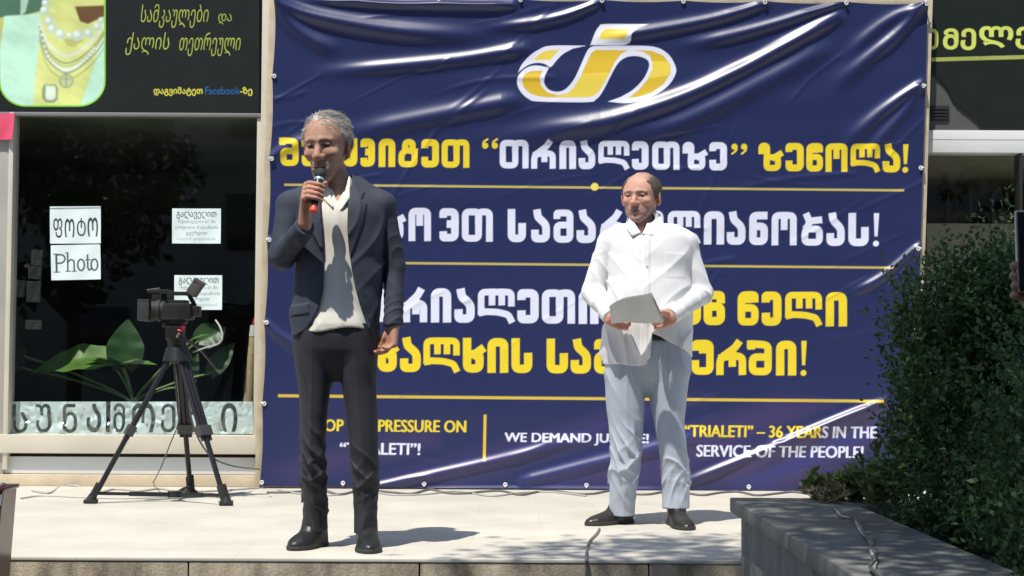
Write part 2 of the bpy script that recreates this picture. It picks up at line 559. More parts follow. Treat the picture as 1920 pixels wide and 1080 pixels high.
# ------------------------------------------------------------------ shop building
bld = empty("shop_building", (0, YW, 0))
tag(bld, "shop front with cream window frames behind the blue banner", "building")
m_cream = mat("cream painted metal", (.60, .555, .46), .45, noise=(5, .06))
m_grey = mat("grey beige metal", (.40, .385, .35), .5, noise=(4, .08))
m_white = mat("white enamel panel", (.70, .73, .74), .35, noise=(3, .03))
m_tan = mat("tan rendered base", (.58, .49, .35), .8, noise=(7, .12), bump=(70, .3))
m_wall = mat("grey brown render", (.25, .21, .18), .85, noise=(4, .15), bump=(50, .3))
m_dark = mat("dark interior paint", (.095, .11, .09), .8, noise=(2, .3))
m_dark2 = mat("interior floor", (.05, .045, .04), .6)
m_grout = mat("dark gap", (.02, .02, .018), .8)

def quadspan(mb, px0, py0, px1, py1, y0, y1, bev=0.0):
    """box whose front face fills the pixel rectangle at depth y0"""
    a = P(px0, py1, y0); b = P(px1, py0, y0)
    return mb.span((a[0], y0, a[2]), (b[0], y1, b[2]), bev)

def wx(px, y=YW): return float(P(px, 500, y)[0])
def wz(py, y=YW, px=250): return float(P(px, py, y)[2])

# upper wall, above the banner and the signs
MB().span((-9, YW + .02, wz(-2, px=900)), (9, YW + .5, 6.5)).build("wall", m_wall, bld)
# wall that carries the banner
MB().span((wx(513), YW + .015, 0.001), (wx(1722), YW + .5, wz(-2, px=900) - .002)).build("wall", mat("plain grey wall", (.3, .29, .27), .85, noise=(4, .1)), bld)
# pillar between the window and the banner
XP0, XP1 = wx(487), wx(513)
MB().span((XP0, YW - .03, .002), (XP1, YW + .45, wz(-40)), .004).build("pillar", m_cream, bld)
# left mullion
MB().span((-8.9, YW - .02, 0.002), (wx(15), YW + .10, wz(213)), .004).build("mullion", m_grey, bld)
MB().span((wx(15) + .001, YW - .035, .10), (wx(24), YW + .08, wz(213)), .003).build("window_frame", m_cream, bld)
# bottom of the shop window: sill, groove, panel, tan base
zs0, zs1 = wz(850), wz(815)
MB().span((wx(-60), YW - .045, zs0), (XP0 - .002, YW + .08, zs1), .005).build("window_sill", m_cream, bld)
MB().span((wx(4), YW + .0, wz(889)), (XP0 - .012, YW + .05, wz(857)), .003).build("base_panel", m_white, bld)
fr = MB()
fr.span((wx(4), YW + .03, wz(857) + .001), (XP0 - .01, YW + .06, zs0 - .001))
fr.build("shadow_gap", m_grout, bld)
MB().span((wx(-60), YW - .03, .001), (XP0 - .002, YW + .06, wz(890)), .004).build("plinth", m_tan, bld)
# head rail below the sign
MB().span((-8.9, YW - .021, wz(219)), (XP0 - .003, YW + .06, wz(212)), .002).build("head_rail", mat("worn aluminium", (.5, .48, .45), .35, .7), bld)
# sign box behind the left sign
MB().span((-8.9, YW + .004, wz(212) + .001), (XP0 - .003, YW + .4, wz(-60))).build("sign_box", m_grout, bld)
# window frame on the right edge
MB().span((wx(479), YW - .01, wz(815) + .002), (wx(486.5), YW + .07, wz(219) - .002), .003).build("window_frame", m_cream, bld)
g_mat = glass_mat("shop glass", (.95, .975, .965), .085)
def pane(name, x0, x1, z0, z1, y):
    return MB().add([(x0, y, z0), (x1, y, z0), (x1, y, z1), (x0, y, z1)], [[0, 1, 2, 3]]).build(name, g_mat, bld, smooth=False)
pane("window_pane", wx(24) + .002, wx(479) - .002, zs1 + .001, wz(219) - .002, YW + .03)
# left shop room
def room(x0, x1, y0, y1, z1, z0=.002, m_dark=m_dark):
    b = MB()
    b.span((x0 - .1, y1, z0), (x1 + .1, y1 + .1, z1 + .1))
    b.span((x0 - .1, y0, z0), (x0, y1 - .001, z1)); b.span((x1, y0, z0), (x1 + .1, y1 - .001, z1))
    b.span((x0 - .1, y0, z1 + .001), (x1 + .1, y1 - .001, z1 + .1))
    b.build("interior_wall", m_dark, bld)
    MB().span((x0 + .001, y0, z0), (x1 - .001, y1 - .002, z0 + .03)).build("interior_floor", m_dark2, bld)
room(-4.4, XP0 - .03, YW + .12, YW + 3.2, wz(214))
# right shop: head panel, white lintel, dark glass, counters inside
XR0 = wx(1722) + .002
MB().span((XR0, YW - .02, wz(287, px=1830)), (8.9, YW + .25, wz(245, px=1830)), .005).build("lintel", mat("white lintel", (.68, .70, .70), .45, noise=(3, .05)), bld)
MB().span((XR0, YW - .021, wz(262, px=1830) - .004), (8.9, YW - .0195, wz(262, px=1830))).build("lintel_groove", m_grey, bld)
MB().span((XR0, YW + .010, wz(245, px=1830) + .001), (8.9, YW + .3, wz(-60, px=1830))).build("sign_backing", mat("grey green fascia", (.085, .09, .08), .6, noise=(3, .15)), bld)
MB().span((XR0, YW - .01, .002), (XR0 + .05, YW + .1, wz(287, px=1830) - .002), .004).build("door_frame", mat("dark bronze", (.03, .03, .028), .4, .3), bld)
MB().span((wx(1913), YW - .01, .002), (wx(1918), YW + .1, wz(287, px=1830) - .002), .003).build("door_frame", MATS["dark bronze"], bld)
pane("door_pane", XR0 + .052, wx(1913) - .002, .01, wz(287, px=1830) - .003, YW + .04)
pane("door_pane", wx(1918) + .002, 4.3, .01, wz(287, px=1830) - .003, YW + .04)
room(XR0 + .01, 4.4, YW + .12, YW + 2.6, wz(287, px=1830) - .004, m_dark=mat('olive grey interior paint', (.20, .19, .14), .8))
MB().span((4.31, YW - .008, .002), (8.9, YW + .4, wz(287, px=1830) - .003)).build("pillar", m_cream, bld)
shelf = MB()
for k in range(7):
    xx = XR0 + .12 + k * .17
    shelf.span((xx, YW + 2.2, .05), (xx + .02, YW + 2.5, 2.1))
shelf.span((XR0 + .1, YW + 2.25, 1.9), (4.2, YW + 2.5, 1.94))
shelf.build("wall_paneling", mat("brown paneling", (.16, .14, .09), .6, noise=(6, .2)), bld)
MB().span((wx(1818), YW + 1.0, .4), (wx(1818) + .8, YW + 1.04, wz(392, px=1850)), .004).build("screen_board", mat("grey board", (.40, .39, .33), .7), bld)

# grey vent in the fascia beside the right sign
vent = MB()
quadspan(vent, 1738, 198, 1780, 226, YW + .004, YW + .019, .002)
for k in range(4):
    quadspan(vent, 1741, 202 + k * 6, 1777, 205 + k * 6, YW - .004, YW + .003)
tag(vent.build("air_vent", mat("vent plastic", (.02, .021, .02), .5)), "small dark vent in the grey fascia at the banner's right edge", "vent")

# ------------------------------------------------------------------ signs
m_print = mat("glossy sign print", attr=True, rough=.32, spec=.4, noise=(7, .10))
black = lin(38, 42, 40)
lime = lin(200, 215, 95)
def sign_pos(y):
    return lambda X, Y: P(X, Y, y)
cv = Canvas(-40, -30, 486, 211, 1.0, black)
# the printed jewellery picture
import itertools
def jewel(cv):
    W = cv.win(-40, -30, 197, 202, 0); X = cv.X[W]; Y = cv.Y[W]
    mask = Canvas.__new__(Canvas); mask.xs, mask.ys, mask.step, mask.X, mask.Y = cv.xs, cv.ys, cv.step, cv.X, cv.Y
    mask.img = np.zeros_like(cv.img)
    t = Canvas.__new__(Canvas); t.xs, t.ys, t.step, t.X, t.Y = cv.xs, cv.ys, cv.step, cv.X, cv.Y
    t.img = np.empty_like(cv.img); t.img[:] = lin(214, 236, 150)
    mint = lin(205, 250, 222); skin = lin(232, 240, 150); skin2 = lin(205, 205, 125)
    t.poly([(-40, -30), (110, -30), (80, 20), (0, 40), (-40, 40)], lin(85, 125, 100))
    t.poly([(40, -30), (60, -30), (48, 22), (38, 30)], lin(190, 220, 200))
    t.poly([(-40, 60), (10, 30), (75, 26), (80, 60), (70, 120), (62, 200), (-40, 200)], mint)
    t.poly([(-40, -30 + 60), (8, 34), (0, 90), (-40, 120)], skin2)
    t.poly([(198, 62), (180, 110), (150, 200), (200, 210)], mint)
    t.poly([(78, 40), (96, -30), (197, -30), (197, 60), (180, 105), (146, 202), (62, 202), (70, 110)], skin)
    t.poly([(140, 12), (197, 10), (197, 30), (165, 45), (150, 40)], lin(120, 90, 60))
    t.poly([(118, 72), (160, 74), (140, 88), (125, 86)], skin2)
    # chains
    g1, g2 = lin(150, 165, 130), lin(235, 245, 225)
    for dy, th, c in ((0, 5, g2), (14, 3, g1), (26, 5, g2), (31, 2.5, g1), (44, 1.6, g1), (20, 1.6, g1)):
        pts = spline([(74, 40 + dy * .8), (88, 78 + dy), (110, 100 + dy), (128, 104 + dy), (150, 95 + dy), (178, 70 + dy), (196, 45 + dy)], 6)
        t.stroke(pts, th, c, square=False)
    for i in range(26):
        a = spline([(75, 55), (90, 105), (112, 128), (128, 132), (150, 118), (176, 90), (194, 60)], 5)
        q = a[min(i, len(a) - 1)]; t.circle(q[0], q[1], 2.2, lin(245, 255, 240)); t.circle(q[0] + 2, q[1] + 5, 1.6, g1)
    for x, y, r in ((84, 20, 9), (92, 40, 9), (98, 54, 9), (113, 64, 9.5), (131, 67, 6), (146, 66, 10.5), (166, 62, 9.5), (182, 50, 8), (190, 38, 6), (86, 6, 8)):
        t.circle(x, y, r, lin(205, 232, 205)); t.circle(x - r * .25, y - r * .3, r * .55, lin(250, 255, 250))
    t.circle(124, 152, 13, g1); t.circle(124, 152, 11, lin(215, 225, 170)); t.stroke([(124, 142), (124, 162)], 2, g1); t.stroke([(118, 148), (130, 148)], 2, g1)
    t.poly([(83, 158), (104, 158), (109, 166), (108, 186), (100, 193), (86, 192), (79, 184), (79, 166)], g1)
    t.poly([(86, 160), (103, 161), (105, 168), (104, 184), (98, 188), (88, 187), (85, 182)], lin(235, 250, 225))
    sm = t.img
    sl_ = (slice(0, 250), slice(0, 260)); q = sm[sl_].copy()
    for _ in range(2):
        for axs in (0, 1): q = (np.roll(q, 1, axs) + q + np.roll(q, -1, axs)) / 3
    gx = np.stack([t.X[sl_], t.Y[sl_], 0 * t.X[sl_]], -1).reshape(-1, 3)
    q *= (1 + .10 * noise(gx, .035) + .05 * noise(gx, .11, 2.)).reshape(q.shape[:2])[..., None]
    sm[sl_] = q
    pts = [(-42, -34), (196, -34)] + [(196 - 48 * (1 - math.cos(a)), 152 + 46 * math.sin(a)) for a in np.linspace(0, math.pi / 2, 10)] \
        + [(48 - 48 * math.sin(a), 152 + 46 * math.cos(a)) for a in np.linspace(0, math.pi / 2, 10)] + [(-2, 40), (-42, 40)]
    p = np.array(pts)
    d = polysdf(p, cv.X, cv.Y)
    e = np.clip(.5 - (d - 2.0), 0, 1)[..., None]; cv.img += (np.array(lin(150, 225, 80)) - cv.img) * e
    e = np.clip(.5 - (d + 1.0), 0, 1)[..., None]; cv.img += (t.img - cv.img) * e
jewel(cv)
cv.text("სამკაულები", 262, 8, 388, 52, lime, -.014, .12)
cv.text("და", 408, 26, 433, 46, lime, -.014, .12)
cv.text("ქალის", 234, 61, 314, 103, lime, -.014, .15)
cv.text("თეთრეული", 334, 61, 448, 105, lime, -.014, .12)
cv.text("დაგვიმატეთ", 288, 163, 380, 180, lin(235, 225, 90), .022)
cv.text("Facebook", 385, 163, 449, 177, lin(45, 110, 175), .0)
cv.text("-ზე", 450, 163, 473, 180, lin(235, 225, 90), .022)
sl = empty("shop_sign", P(230, 210, YW - .012))
tag(sl, "black shop sign with a pearl necklace picture above the left window", "sign")
cv.build("sign_face", sign_pos(YW - .016), m_print, sl)
b = MB(); a0 = P(-40, 211, YW - .012); a1 = P(486, -30, YW - .012)
b.span((a0[0], YW - .012, a0[2]), (a1[0], YW + .002, a1[2]), .001).build("sign_panel", mat("black sign panel", (.02, .022, .021), .4), sl)

cv = Canvas(1736, -30, 1990, 240, 1.0, lin(34, 40, 35))
ye = lin(215, 225, 110)
for s, x0, x1, y0, y1 in (("ე", 1737, 1759, 54, 93), ("მ", 1768, 1797, 53, 93), ("ე", 1801, 1830, 53, 94), ("ლ", 1836, 1900, 49, 90), ("ე", 1904, 1934, 50, 92)):
    cv.text(s, x0, y0, x1, y1, ye, .03)
for x in np.arange(1738, 1992, 3.4):
    cv.poly([(x, 108.5 - (x - 1738) * .028), (x + 2.6, 108.3 - (x - 1738) * .028), (x + 1.8, 115.5 - (x - 1738) * .028), (x - .8, 115.7 - (x - 1738) * .028)], lin(190, 200, 105))
sr = empty("shop_sign", P(1850, 240, YW - .012))
tag(sr, "black shop sign with big yellow letters at the upper right corner", "sign")
# the face is a film whose lower left corner hangs cut off on a slant
H, Wd = cv.X.shape
o = cv.build("sign_face", sign_pos(YW - .006), m_print, sr)
bm = bmesh.new(); bm.from_mesh(o.data)
def gone(px, py): return py > 132 + max(0, 1) * 0 and (px - 1738) * 1.02 < (py - 132) * 1.0 * (92 / 105.) and True
pix = [(cv.xs[i % Wd], cv.ys[i // Wd]) for i in range(H * Wd)]
bm.verts.ensure_lookup_table()
rm = [v for v in bm.verts if (pix[v.index][1] > 134 and pix[v.index][0] < 1744 + (pix[v.index][1] - 134) * .88 + 5 * math.sin(pix[v.index][1] * .09))]
bmesh.ops.delete(bm, geom=rm, context='VERTS'); bm.to_mesh(o.data); bm.free()

# ------------------------------------------------------------------ papers on the glass
m_paper = mat("paper", attr=True, rough=.7)
pw = lin(225, 240, 240); ink = lin(55, 62, 66); inkg = lin(120, 132, 138)
def sheet(x0, y0, x1, y1, draw, label, group=None, y=YW + .022, rot=0.0, base=pw, cat="paper", curl=.004):
    cv = Canvas(x0, y0, x1, y1, .8, base); draw(cv)
    cx, cy = (x0 + x1) / 2, (y0 + y1) / 2
    def pos(X, Y):
        c, s = math.cos(rot), math.sin(rot)
        A = cx + (X - cx) * c - (Y - cy) * s; B = cy + (X - cx) * s + (Y - cy) * c
        V = P(A, B, y)
        u = (X - x0) / (x1 - x0); v = (Y - y0) / (y1 - y0)
        V[..., 1] -= curl * (np.abs(u - .5) * 2) ** 3 * (.5 + v) + .0015 * np.sin(u * 9 + v * 5)
        return V
    o = cv.build("paper_sheet", pos, m_paper, None, True)
    tag(o, label, cat, group)
    return o
def d_foto(cv):
    for s, x0, x1, y0, y1 in (("ფ", 100, 117, 409, 446), ("ო", 121, 140, 410, 445), ("ტ", 144, 161, 409, 443), ("ო", 164, 184, 408, 444)):
        cv.text(s, x0, y0, x1, y1, ink, .012)
    cv.stroke([(95, 391), (188, 390)], 3, lin(150, 160, 170)); cv.stroke([(98, 391), (118, 391)], 2, inkg)
    cv.stroke([(140, 390), (175, 390)], 2, inkg)
def d_photo(cv):
    K = lin(75, 84, 90); t = 3.2
    cv.stroke([(106, 477), (106, 509)], t + .6, K); cv.stroke(spline([(106, 477), (118, 478), (122, 485), (117, 492), (106, 493)], 5), t, K); cv.stroke([(101, 509.5), (112, 509.5)], 1.8, K); cv.stroke([(101, 476), (108, 476)], 1.8, K)
    cv.stroke([(127, 474), (127, 508)], t, K); cv.stroke(spline([(127, 492), (132, 487), (138, 489), (139, 496), (139, 508)], 5), t, K); cv.stroke([(123, 508.5), (132, 508.5)], 1.7, K); cv.stroke([(135, 508.5), (143, 508.5)], 1.7, K); cv.stroke([(123, 474), (127, 474)], 1.7, K)
    for x in (152, 177):
        cv.stroke([(x + 6.2 * math.cos(a), 497 + 10.5 * math.sin(a)) for a in np.linspace(0, 2 * math.pi, 20)], t, K)
    cv.stroke([(164.5, 479), (164.5, 503), (167, 507), (170, 505)], t, K); cv.stroke([(160.5, 487.5), (170, 487.5)], 2, K)
def d_note(dx, dy):
    def f(cv):
        cv.text("გადავედით", 331 + dx, 397 + dy, 406 + dx, 411 + dy, lin(72, 80, 86), .015)
        cv.text("რუსთაველის 67 -ში", 334 + dx, 412 + dy, 404 + dx, 420 + dy, inkg, .01)
        cv.text("ყოფილი მაღაზიის", 329 + dx, 423 + dy, 409 + dx, 431 + dy, inkg, .01)
        cv.text("გვერდით", 349 + dx, 433 + dy, 388 + dx, 442 + dy, inkg, .012)
        cv.text("სალონ ფოტოსთან", 333 + dx, 445 + dy, 404 + dx, 452 + dy, lin(150, 160, 165), .006)
    return f
sheet(94, 387, 189, 457, d_foto, "white sheet with Georgian word for photo on the window", rot=-.006)
sheet(96, 459, 189, 525, d_photo, "white sheet reading Photo in Latin letters on the window", rot=-.02)
sheet(323, 391, 414, 457, d_note(0, 0), "white printed notice on the window, the upper of two", rot=.004)
sheet(327, 516, 417, 581, d_note(4, 124), "white printed notice on the window behind the video camera", rot=.003)
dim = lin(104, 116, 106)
for (x0, y0, x1, y1, lb) in ((59, 468, 80, 498, "small dim paper inside the window, top one beside the Photo sheet"), (53, 499, 78, 523, "small dim paper inside the window, second down at its left side"),
                             (28, 525, 47, 558, "small dim paper inside the window, nearest the left mullion"), (50, 527, 76, 566, "largest dim paper inside the window, lowest of the cluster at left"), (48, 600, 78, 618, "small pale card inside the window above the plant's left leaf")):
    def dd(cv, a=(x0, y0, x1, y1)):
        for k in range(3): cv.stroke([(a[0] + 3, a[1] + 6 + k * 6), (a[2] - 4, a[1] + 6 + k * 6)], 1, lin(82, 92, 84))
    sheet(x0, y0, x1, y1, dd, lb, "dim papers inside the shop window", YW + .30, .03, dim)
# pink cloth pinned to the left mullion
def d_none(cv): pass
sheet(-40, 212, 28, 262, d_none, "pink sheet hanging on the mullion at the left edge", None, YW - .05, .03, lin(222, 78, 112), "sheet", .03)

# ------------------------------------------------------------------ foil strip with the word for perfumes
cv = Canvas(13, 753, 474, 814, .8, lin(214, 232, 232))
for k in range(110):
    x, y = RNG.uniform(15, 470), RNG.uniform(757, 810); cv.poly([(x, y), (x + RNG.uniform(-6, 6), y + RNG.uniform(3, 14)), (x + RNG.uniform(2, 9), y + RNG.uniform(-2, 8))], lin(*(RNG.uniform(170, 245) * np.array([.93, 1, 1]))))
K = lin(66, 74, 70)
for s, x0, x1, y0, y1 in (("ს", 23, 52, 757, 812), ("უ", 66, 95, 757, 811), ("ნ", 117, 145, 757, 812), ("ა", 162, 190, 757, 811), ("მ", 211, 234, 756, 811), ("ო", 246, 290, 756, 811), ("ე", 301, 329, 757, 811), ("ბ", 345, 374, 757, 811), ("ი", 414, 445, 756, 810)):
    cv.text(s, x0, y0, x1, y1, K, .012)
cv.poly([(198, 750), (207, 750), (206, 810), (199, 810)], lin(20, 22, 22))
def foil_pos(X, Y):
    V = P(X, Y, YW + .045)
    r = np.random.default_rng(4); hgt = np.zeros(X.shape)
    for _ in range(420):
        x, y, w, a, th = r.uniform(13, 474), r.uniform(752, 815), r.uniform(1.4, 7), r.normal(), r.uniform(0, 3.14)
        u = (X - x) * math.cos(th) + (Y - y) * math.sin(th); v = -(X - x) * math.sin(th) + (Y - y) * math.cos(th)
        hgt += a * w * np.exp(-(u / w) ** 2 - (v / (w * 2.2)) ** 2)
    V[..., 1] += .0011 * hgt + .004
    return V
m_foil = mat("silver foil", attr=True, rough=.22, metal=.0, spec=1.0, coat=.8)
foil = cv.build("window_strip", foil_pos, m_foil, None, True)
tag(foil, "crinkled silver strip with dark Georgian letters along the window bottom", "strip")

# wooden pole standing inside the window
pole = empty("wooden_pole", P(468, 760, YW + .25))
tag(pole, "pale wooden pole with white tip inside the window's right corner", "pole")
MB().tube([P(463, 800, YW + .25), P(475, 632, YW + .25)], [.038, .026], 14).build("shaft", mat("pale wood", (.42, .33, .19), .6, noise=(20, .2)), pole)
MB().tube([P(475.1, 631, YW + .25), P(477, 610, YW + .25)], [.028, .026], 14).build("tip", mat("white cap", (.6, .6, .58), .5), pole)
MB().tube([P(477, 609, YW + .25), P(479, 596, YW + .25)], [.015, .012], 10).build("cap", mat("red cap", (.45, .05, .03), .5), pole)
# ------------------------------------------------------------------ banner
BX, BY = 515.0, -6.0
def bmap(u, v): return BX + 1225 * u - 28 * v, BY + 11 * u + 917 * v
NAVY = lin(39, 47, 90)
cv = Canvas(0, 0, 1225, 917, 1.25, NAVY)
def B(px, py):
    """photo pixel -> banner coordinates (px of width along the cloth)"""
    A = np.array([[1225, -28], [11, 917]]); inv = np.linalg.inv(A)
    q = (np.stack([np.asarray(px, float) - BX, np.asarray(py, float) - BY], -1)) @ inv.T
    return q[..., 0] * 1225, q[..., 1] * 917
def Bp(pts): x, y = B([p[0] for p in pts], [p[1] for p in pts]); return np.stack([x, y], -1)

# faint purple and blue bands blended into the colour of the bottom field
for (a, b, c, d, col) in (((700, 905), (1240, 745), (1330, 745), (860, 912), (62, 58, 106)), ((1000, 905), (1460, 745), (1560, 760), (1220, 912), (66, 58, 104)),
                          ((1300, 900), (1655, 752), (1700, 800), (1480, 915), (72, 60, 100)), ((500, 880), (800, 800), (820, 830), (560, 905), (64, 57, 100)),
                          ((1380, 905), (1690, 770), (1700, 790), (1430, 905), (45, 60, 130)), ((980, 900), (1300, 800), (1320, 812), (1040, 905), (56, 62, 122))):
    w = cv.win(*Bp([a, b, c, d]).min(0), *Bp([a, b, c, d]).max(0), 40)
    dd = polysdf(Bp([a, b, c, d]), cv.X[w], cv.Y[w])
    cv.blend(w, np.clip(.5 - dd / 36, 0, 1) * .8, lin(*col))

def corner_round(pts, r, n=5):
    p = np.array(pts, float); out = [p[0]]
    for i in range(1, len(p) - 1):
        a, b, c = p[i - 1], p[i], p[i + 1]
        la, lc = np.linalg.norm(a - b), np.linalg.norm(c - b); q = min(r, la * .49, lc * .49)
        s = b + (a - b) / max(la, 1e-6) * q; e = b + (c - b) / max(lc, 1e-6) * q
        for t in np.linspace(0, 1, n): out.append((1 - t) ** 2 * s + 2 * t * (1 - t) * b + t * t * e)
    out.append(p[-1]); return np.array(out)

# strokes in a unit box; each: list of points, optional thickness factor
GL = {
 'i': [[(0, 1), (0, 0), (1, 0), (1, 1)]],
 't': [[(.55, .5), (.55, 0), (0, 0), (0, 1), (.55, 1), (.55, .5)], [(.55, .3), (.55, 0), (1, 0), (1, 1)]],
 'e': [[(0, .10), (0, 0), (1, 0), (1, 1), (0, 1), (0, .82)]],
 'a': [[(.22, -.0), (.28, .16), (1, .46), (1, 1), (0, 1), (0, .80)]],
 'l': [[(.02, .74), (0, .6), (0, 0), (1, 0), (1, .40)], [(.36, 0), (.36, .36)], [(.68, 0), (.68, .36)], [(.0, .70), (.55, .72), (.9, .82), (.98, 1)]],
 'r': [[(.78, 0), (.66, .14), (.06, .5), (0, .68), (0, 1)], [(.1, .5), (.55, .42), (1, .48), (1, 1)], [(.55, .42), (.55, .70)]],
 'o': [[(0, 1), (0, 0), (1, 0), (1, 1)], [(.5, 0), (.5, .42)]],
 'v': [[(0, .08), (0, 0), (1, 0), (1, 1), (0, 1), (0, .90)], [(.62, .47), (1, .47)]],
 'T': [[(.28, .36), (.28, 0), (.85, 0), (.85, .36)], [(.28, .36), (1.0, .42)], [(.34, .36), (.04, .52), (0, .62), (0, 1), (1, 1), (1, .58)]],
 'z': [[(.3, .75), (.3, 1), (.95, 1), (.95, .52), (.3, .52), (.3, .75)], [(.3, .7), (.32, .3), (.32, 0), (0, 0), (0, .24)], [(.75, .52), (1.05, .38)]],
 'w': [[(0, .75), (0, 1), (1, 1), (1, .48), (0, .48), (0, .75)], [(0, .6), (0, 0), (1, 0), (1, .14)], [(.5, 0), (.5, .16)]],
 'n': [[(0, .75), (0, 1), (1, 1), (1, .42), (0, .42), (0, .75)], [(0, .6), (0, 0), (.95, 0)]],
 's': [[(0, 0), (0, 1), (1, 1), (1, .55)]],
 'm': [[(0, .10), (0, 0), (1, 0), (1, 1), (0, 1), (0, .46), (1, .46)]],
 'b': [[(.16, .02), (.30, .20), (.95, .16)], [(.34, .20), (.10, .50), (0, .66), (0, 1), (1, 1), (1, .50), (.10, .50)]],
 'u': [[(0, .12), (0, 0), (1, 0), (1, 1), (0, 1), (0, .74)], [(.5, 0), (.5, .22)]],
 'S': [[(-.12, .0), (.4, 0), (1, .04), (1, 1), (0, 1), (0, .47), (1, .47)], [(-.08, 0), (-.08, .06)]],
 'y': [[(0, 0), (0, 1), (1, 1), (1, 0)], [(.5, 0), (.5, .5)]],
 'x': [[(0, 0), (0, 1), (.95, 1), (.95, .46), (.4, .46)], [(.6, .46), (1.05, .3)]],
 '3': [[(0, .08), (0, 0), (1, 0), (1, 1), (0, 1), (0, .92)], [(.5, .47), (1, .47)]],
 '6': [[(0, .75), (0, 1), (1, 1), (1, .44), (0, .44), (0, .75)], [(0, .6), (0, 0), (1, 0), (1, .16)]],
 '-': [[(0, .55), (1, .55)]],
}
YEL = lin(238, 212, 52); WHT = lin(226, 230, 248); GOLD = lin(196, 178, 96)
def glyph(ch, x0, x1, y0, y1, t, color):
    """x in photo pixels along the row, y0/y1 at that x"""
    if ch == '!':
        a = Bp([((x0 + x1) / 2 - 4, y0), ((x0 + x1) / 2 + 6, y0), ((x0 + x1) / 2 + 3, y0 + (y1 - y0) * .7), ((x0 + x1) / 2 - 2.5, y0 + (y1 - y0) * .7)])
        cv.poly(a, color); c = Bp([((x0 + x1) / 2, y1 - 5)])[0]; cv.circle(c[0], c[1], 5.4, color); return
    if ch in '“”':
        for k in (0, 1):
            cx = x0 + 7 + k * 18; s = 1 if ch == '”' else -1
            c = Bp([(cx, y0 + 8)])[0]; cv.circle(c[0], c[1] + (0 if s > 0 else 3), 5.6, color)
            cv.stroke(Bp(spline([(cx + 4 * s, y0 + (8 if s > 0 else 11)), (cx + 3 * s, y0 + (15 if s > 0 else 4)), (cx - 4 * s, y0 + (21 if s > 0 else -1))], 4)), 3.6, color, square=False)
        return
    for st in GL[ch]:
        tt = t * (.74 if ch == 'l' else .84 if ch in 'toTzbrSwum' else .94)
        pts = [(x0 + tt / 2 + u * (x1 - x0 - tt), y0 + tt / 2 + v * (y1 - y0 - tt)) for u, v in st]
        closed = len(pts) > 4 and np.allclose(pts[0], pts[-1])
        pts = corner_round(pts, t * .5)
        cv.stroke(Bp(pts), tt, color, square=not closed)
def row(items, t, yf):
    for ch, x0, x1, c in items:
        xm = (x0 + x1) / 2; y0, y1 = yf(xm); glyph(ch, x0, x1, y0, y1, t, c)
Y_, W_ = YEL, WHT
row([('S', 526, 560, Y_), ('e', 566, 600, Y_), ('w', 606, 640, Y_), ('y', 644, 670, Y_), ('v', 676, 703, Y_), ('i', 710, 741, Y_), ('T', 747, 783, Y_), ('e', 790, 823, Y_), ('t', 828, 880, Y_),
     ('“', 903, 936, Y_), ('t', 937, 991, W_), ('r', 996, 1042, W_), ('i', 1049, 1080, W_), ('a', 1085, 1116, W_), ('l', 1122, 1180, W_), ('e', 1185, 1216, W_), ('t', 1223, 1274, W_), ('z', 1280, 1324, W_), ('e', 1330, 1363, W_),
     ('”', 1370, 1402, Y_), ('z', 1422, 1466, Y_), ('e', 1473, 1507, Y_), ('w', 1512, 1543, Y_), ('o', 1548, 1589, Y_), ('l', 1595, 1650, Y_), ('a', 1655, 1688, Y_), ('!', 1691, 1704, Y_)],
    13.5, lambda x: (258 + (x - 526) * .0105, 311 + (x - 526) * .0105))
row([('v', 556, 592, W_), ('i', 600, 634, W_), ('t', 642, 700, W_), ('x', 712, 758, W_), ('o', 766, 808, W_), ('v', 824, 860, W_), ('t', 866, 924, W_), ('s', 952, 986, W_), ('a', 996, 1031, W_), ('m', 1038, 1075, W_), ('a', 1081, 1117, W_),
     ('r', 1125, 1172, W_), ('t', 1180, 1244, W_), ('l', 1252, 1313, W_), ('i', 1320, 1358, W_), ('a', 1363, 1398, W_), ('n', 1405, 1440, W_), ('o', 1447, 1494, W_), ('b', 1503, 1543, W_), ('a', 1550, 1584, W_), ('s', 1591, 1629, W_), ('!', 1636, 1649, W_)],
    15, lambda x: (390 + (x - 800) * .0115, 452 + (x - 800) * .0115))
row([('t', 668, 724, W_), ('r', 755, 801, W_), ('i', 808, 846, W_), ('a', 852, 890, W_), ('l', 896, 965, W_), ('e', 970, 1010, W_), ('t', 1016, 1078, W_), ('i', 1085, 1122, W_), ('-', 1150, 1180, Y_), ('3', 1276, 1314, Y_), ('6', 1319, 1359, Y_),
     ('w', 1383, 1422, Y_), ('e', 1428, 1465, Y_), ('l', 1472, 1541, Y_), ('i', 1548, 1588, Y_)],
    16.5, lambda x: (540 + (x - 760) * .0098, 604 + (x - 760) * .0098))
row([('x', 708, 745, Y_), ('a', 750, 789, Y_), ('l', 794, 862, Y_), ('x', 868, 908, Y_), ('i', 914, 953, Y_), ('s', 959, 998, Y_), ('s', 1025, 1065, Y_), ('a', 1070, 1108, Y_), ('m', 1114, 1153, Y_), ('s', 1159, 1192, Y_), ('a', 1200, 1236, Y_), ('x', 1242, 1286, Y_),
     ('u', 1297, 1338, Y_), ('r', 1343, 1399, Y_), ('S', 1404, 1447, Y_), ('i', 1455, 1493, Y_), ('!', 1499, 1514, Y_)],
    16.5, lambda x: (632 + (x - 720) * .0092, 697 + (x - 720) * .0092))
# rules
for x0, y0, x1, y1, t, c in ((535, 346.5, 1693, 357, 4.2, GOLD), (512, 491, 1672, 502, 4.2, GOLD), (524, 742, 1657, 752.5, 5.4, lin(214, 186, 74)), (909.5, 780, 908, 862, 5.2, lin(232, 194, 60))):
    cv.stroke(Bp([(x0, y0), (x1, y1)]), t, c)
c = Bp([(1115, 350)])[0]; cv.circle(c[0], c[1], 7.2, lin(240, 225, 100))
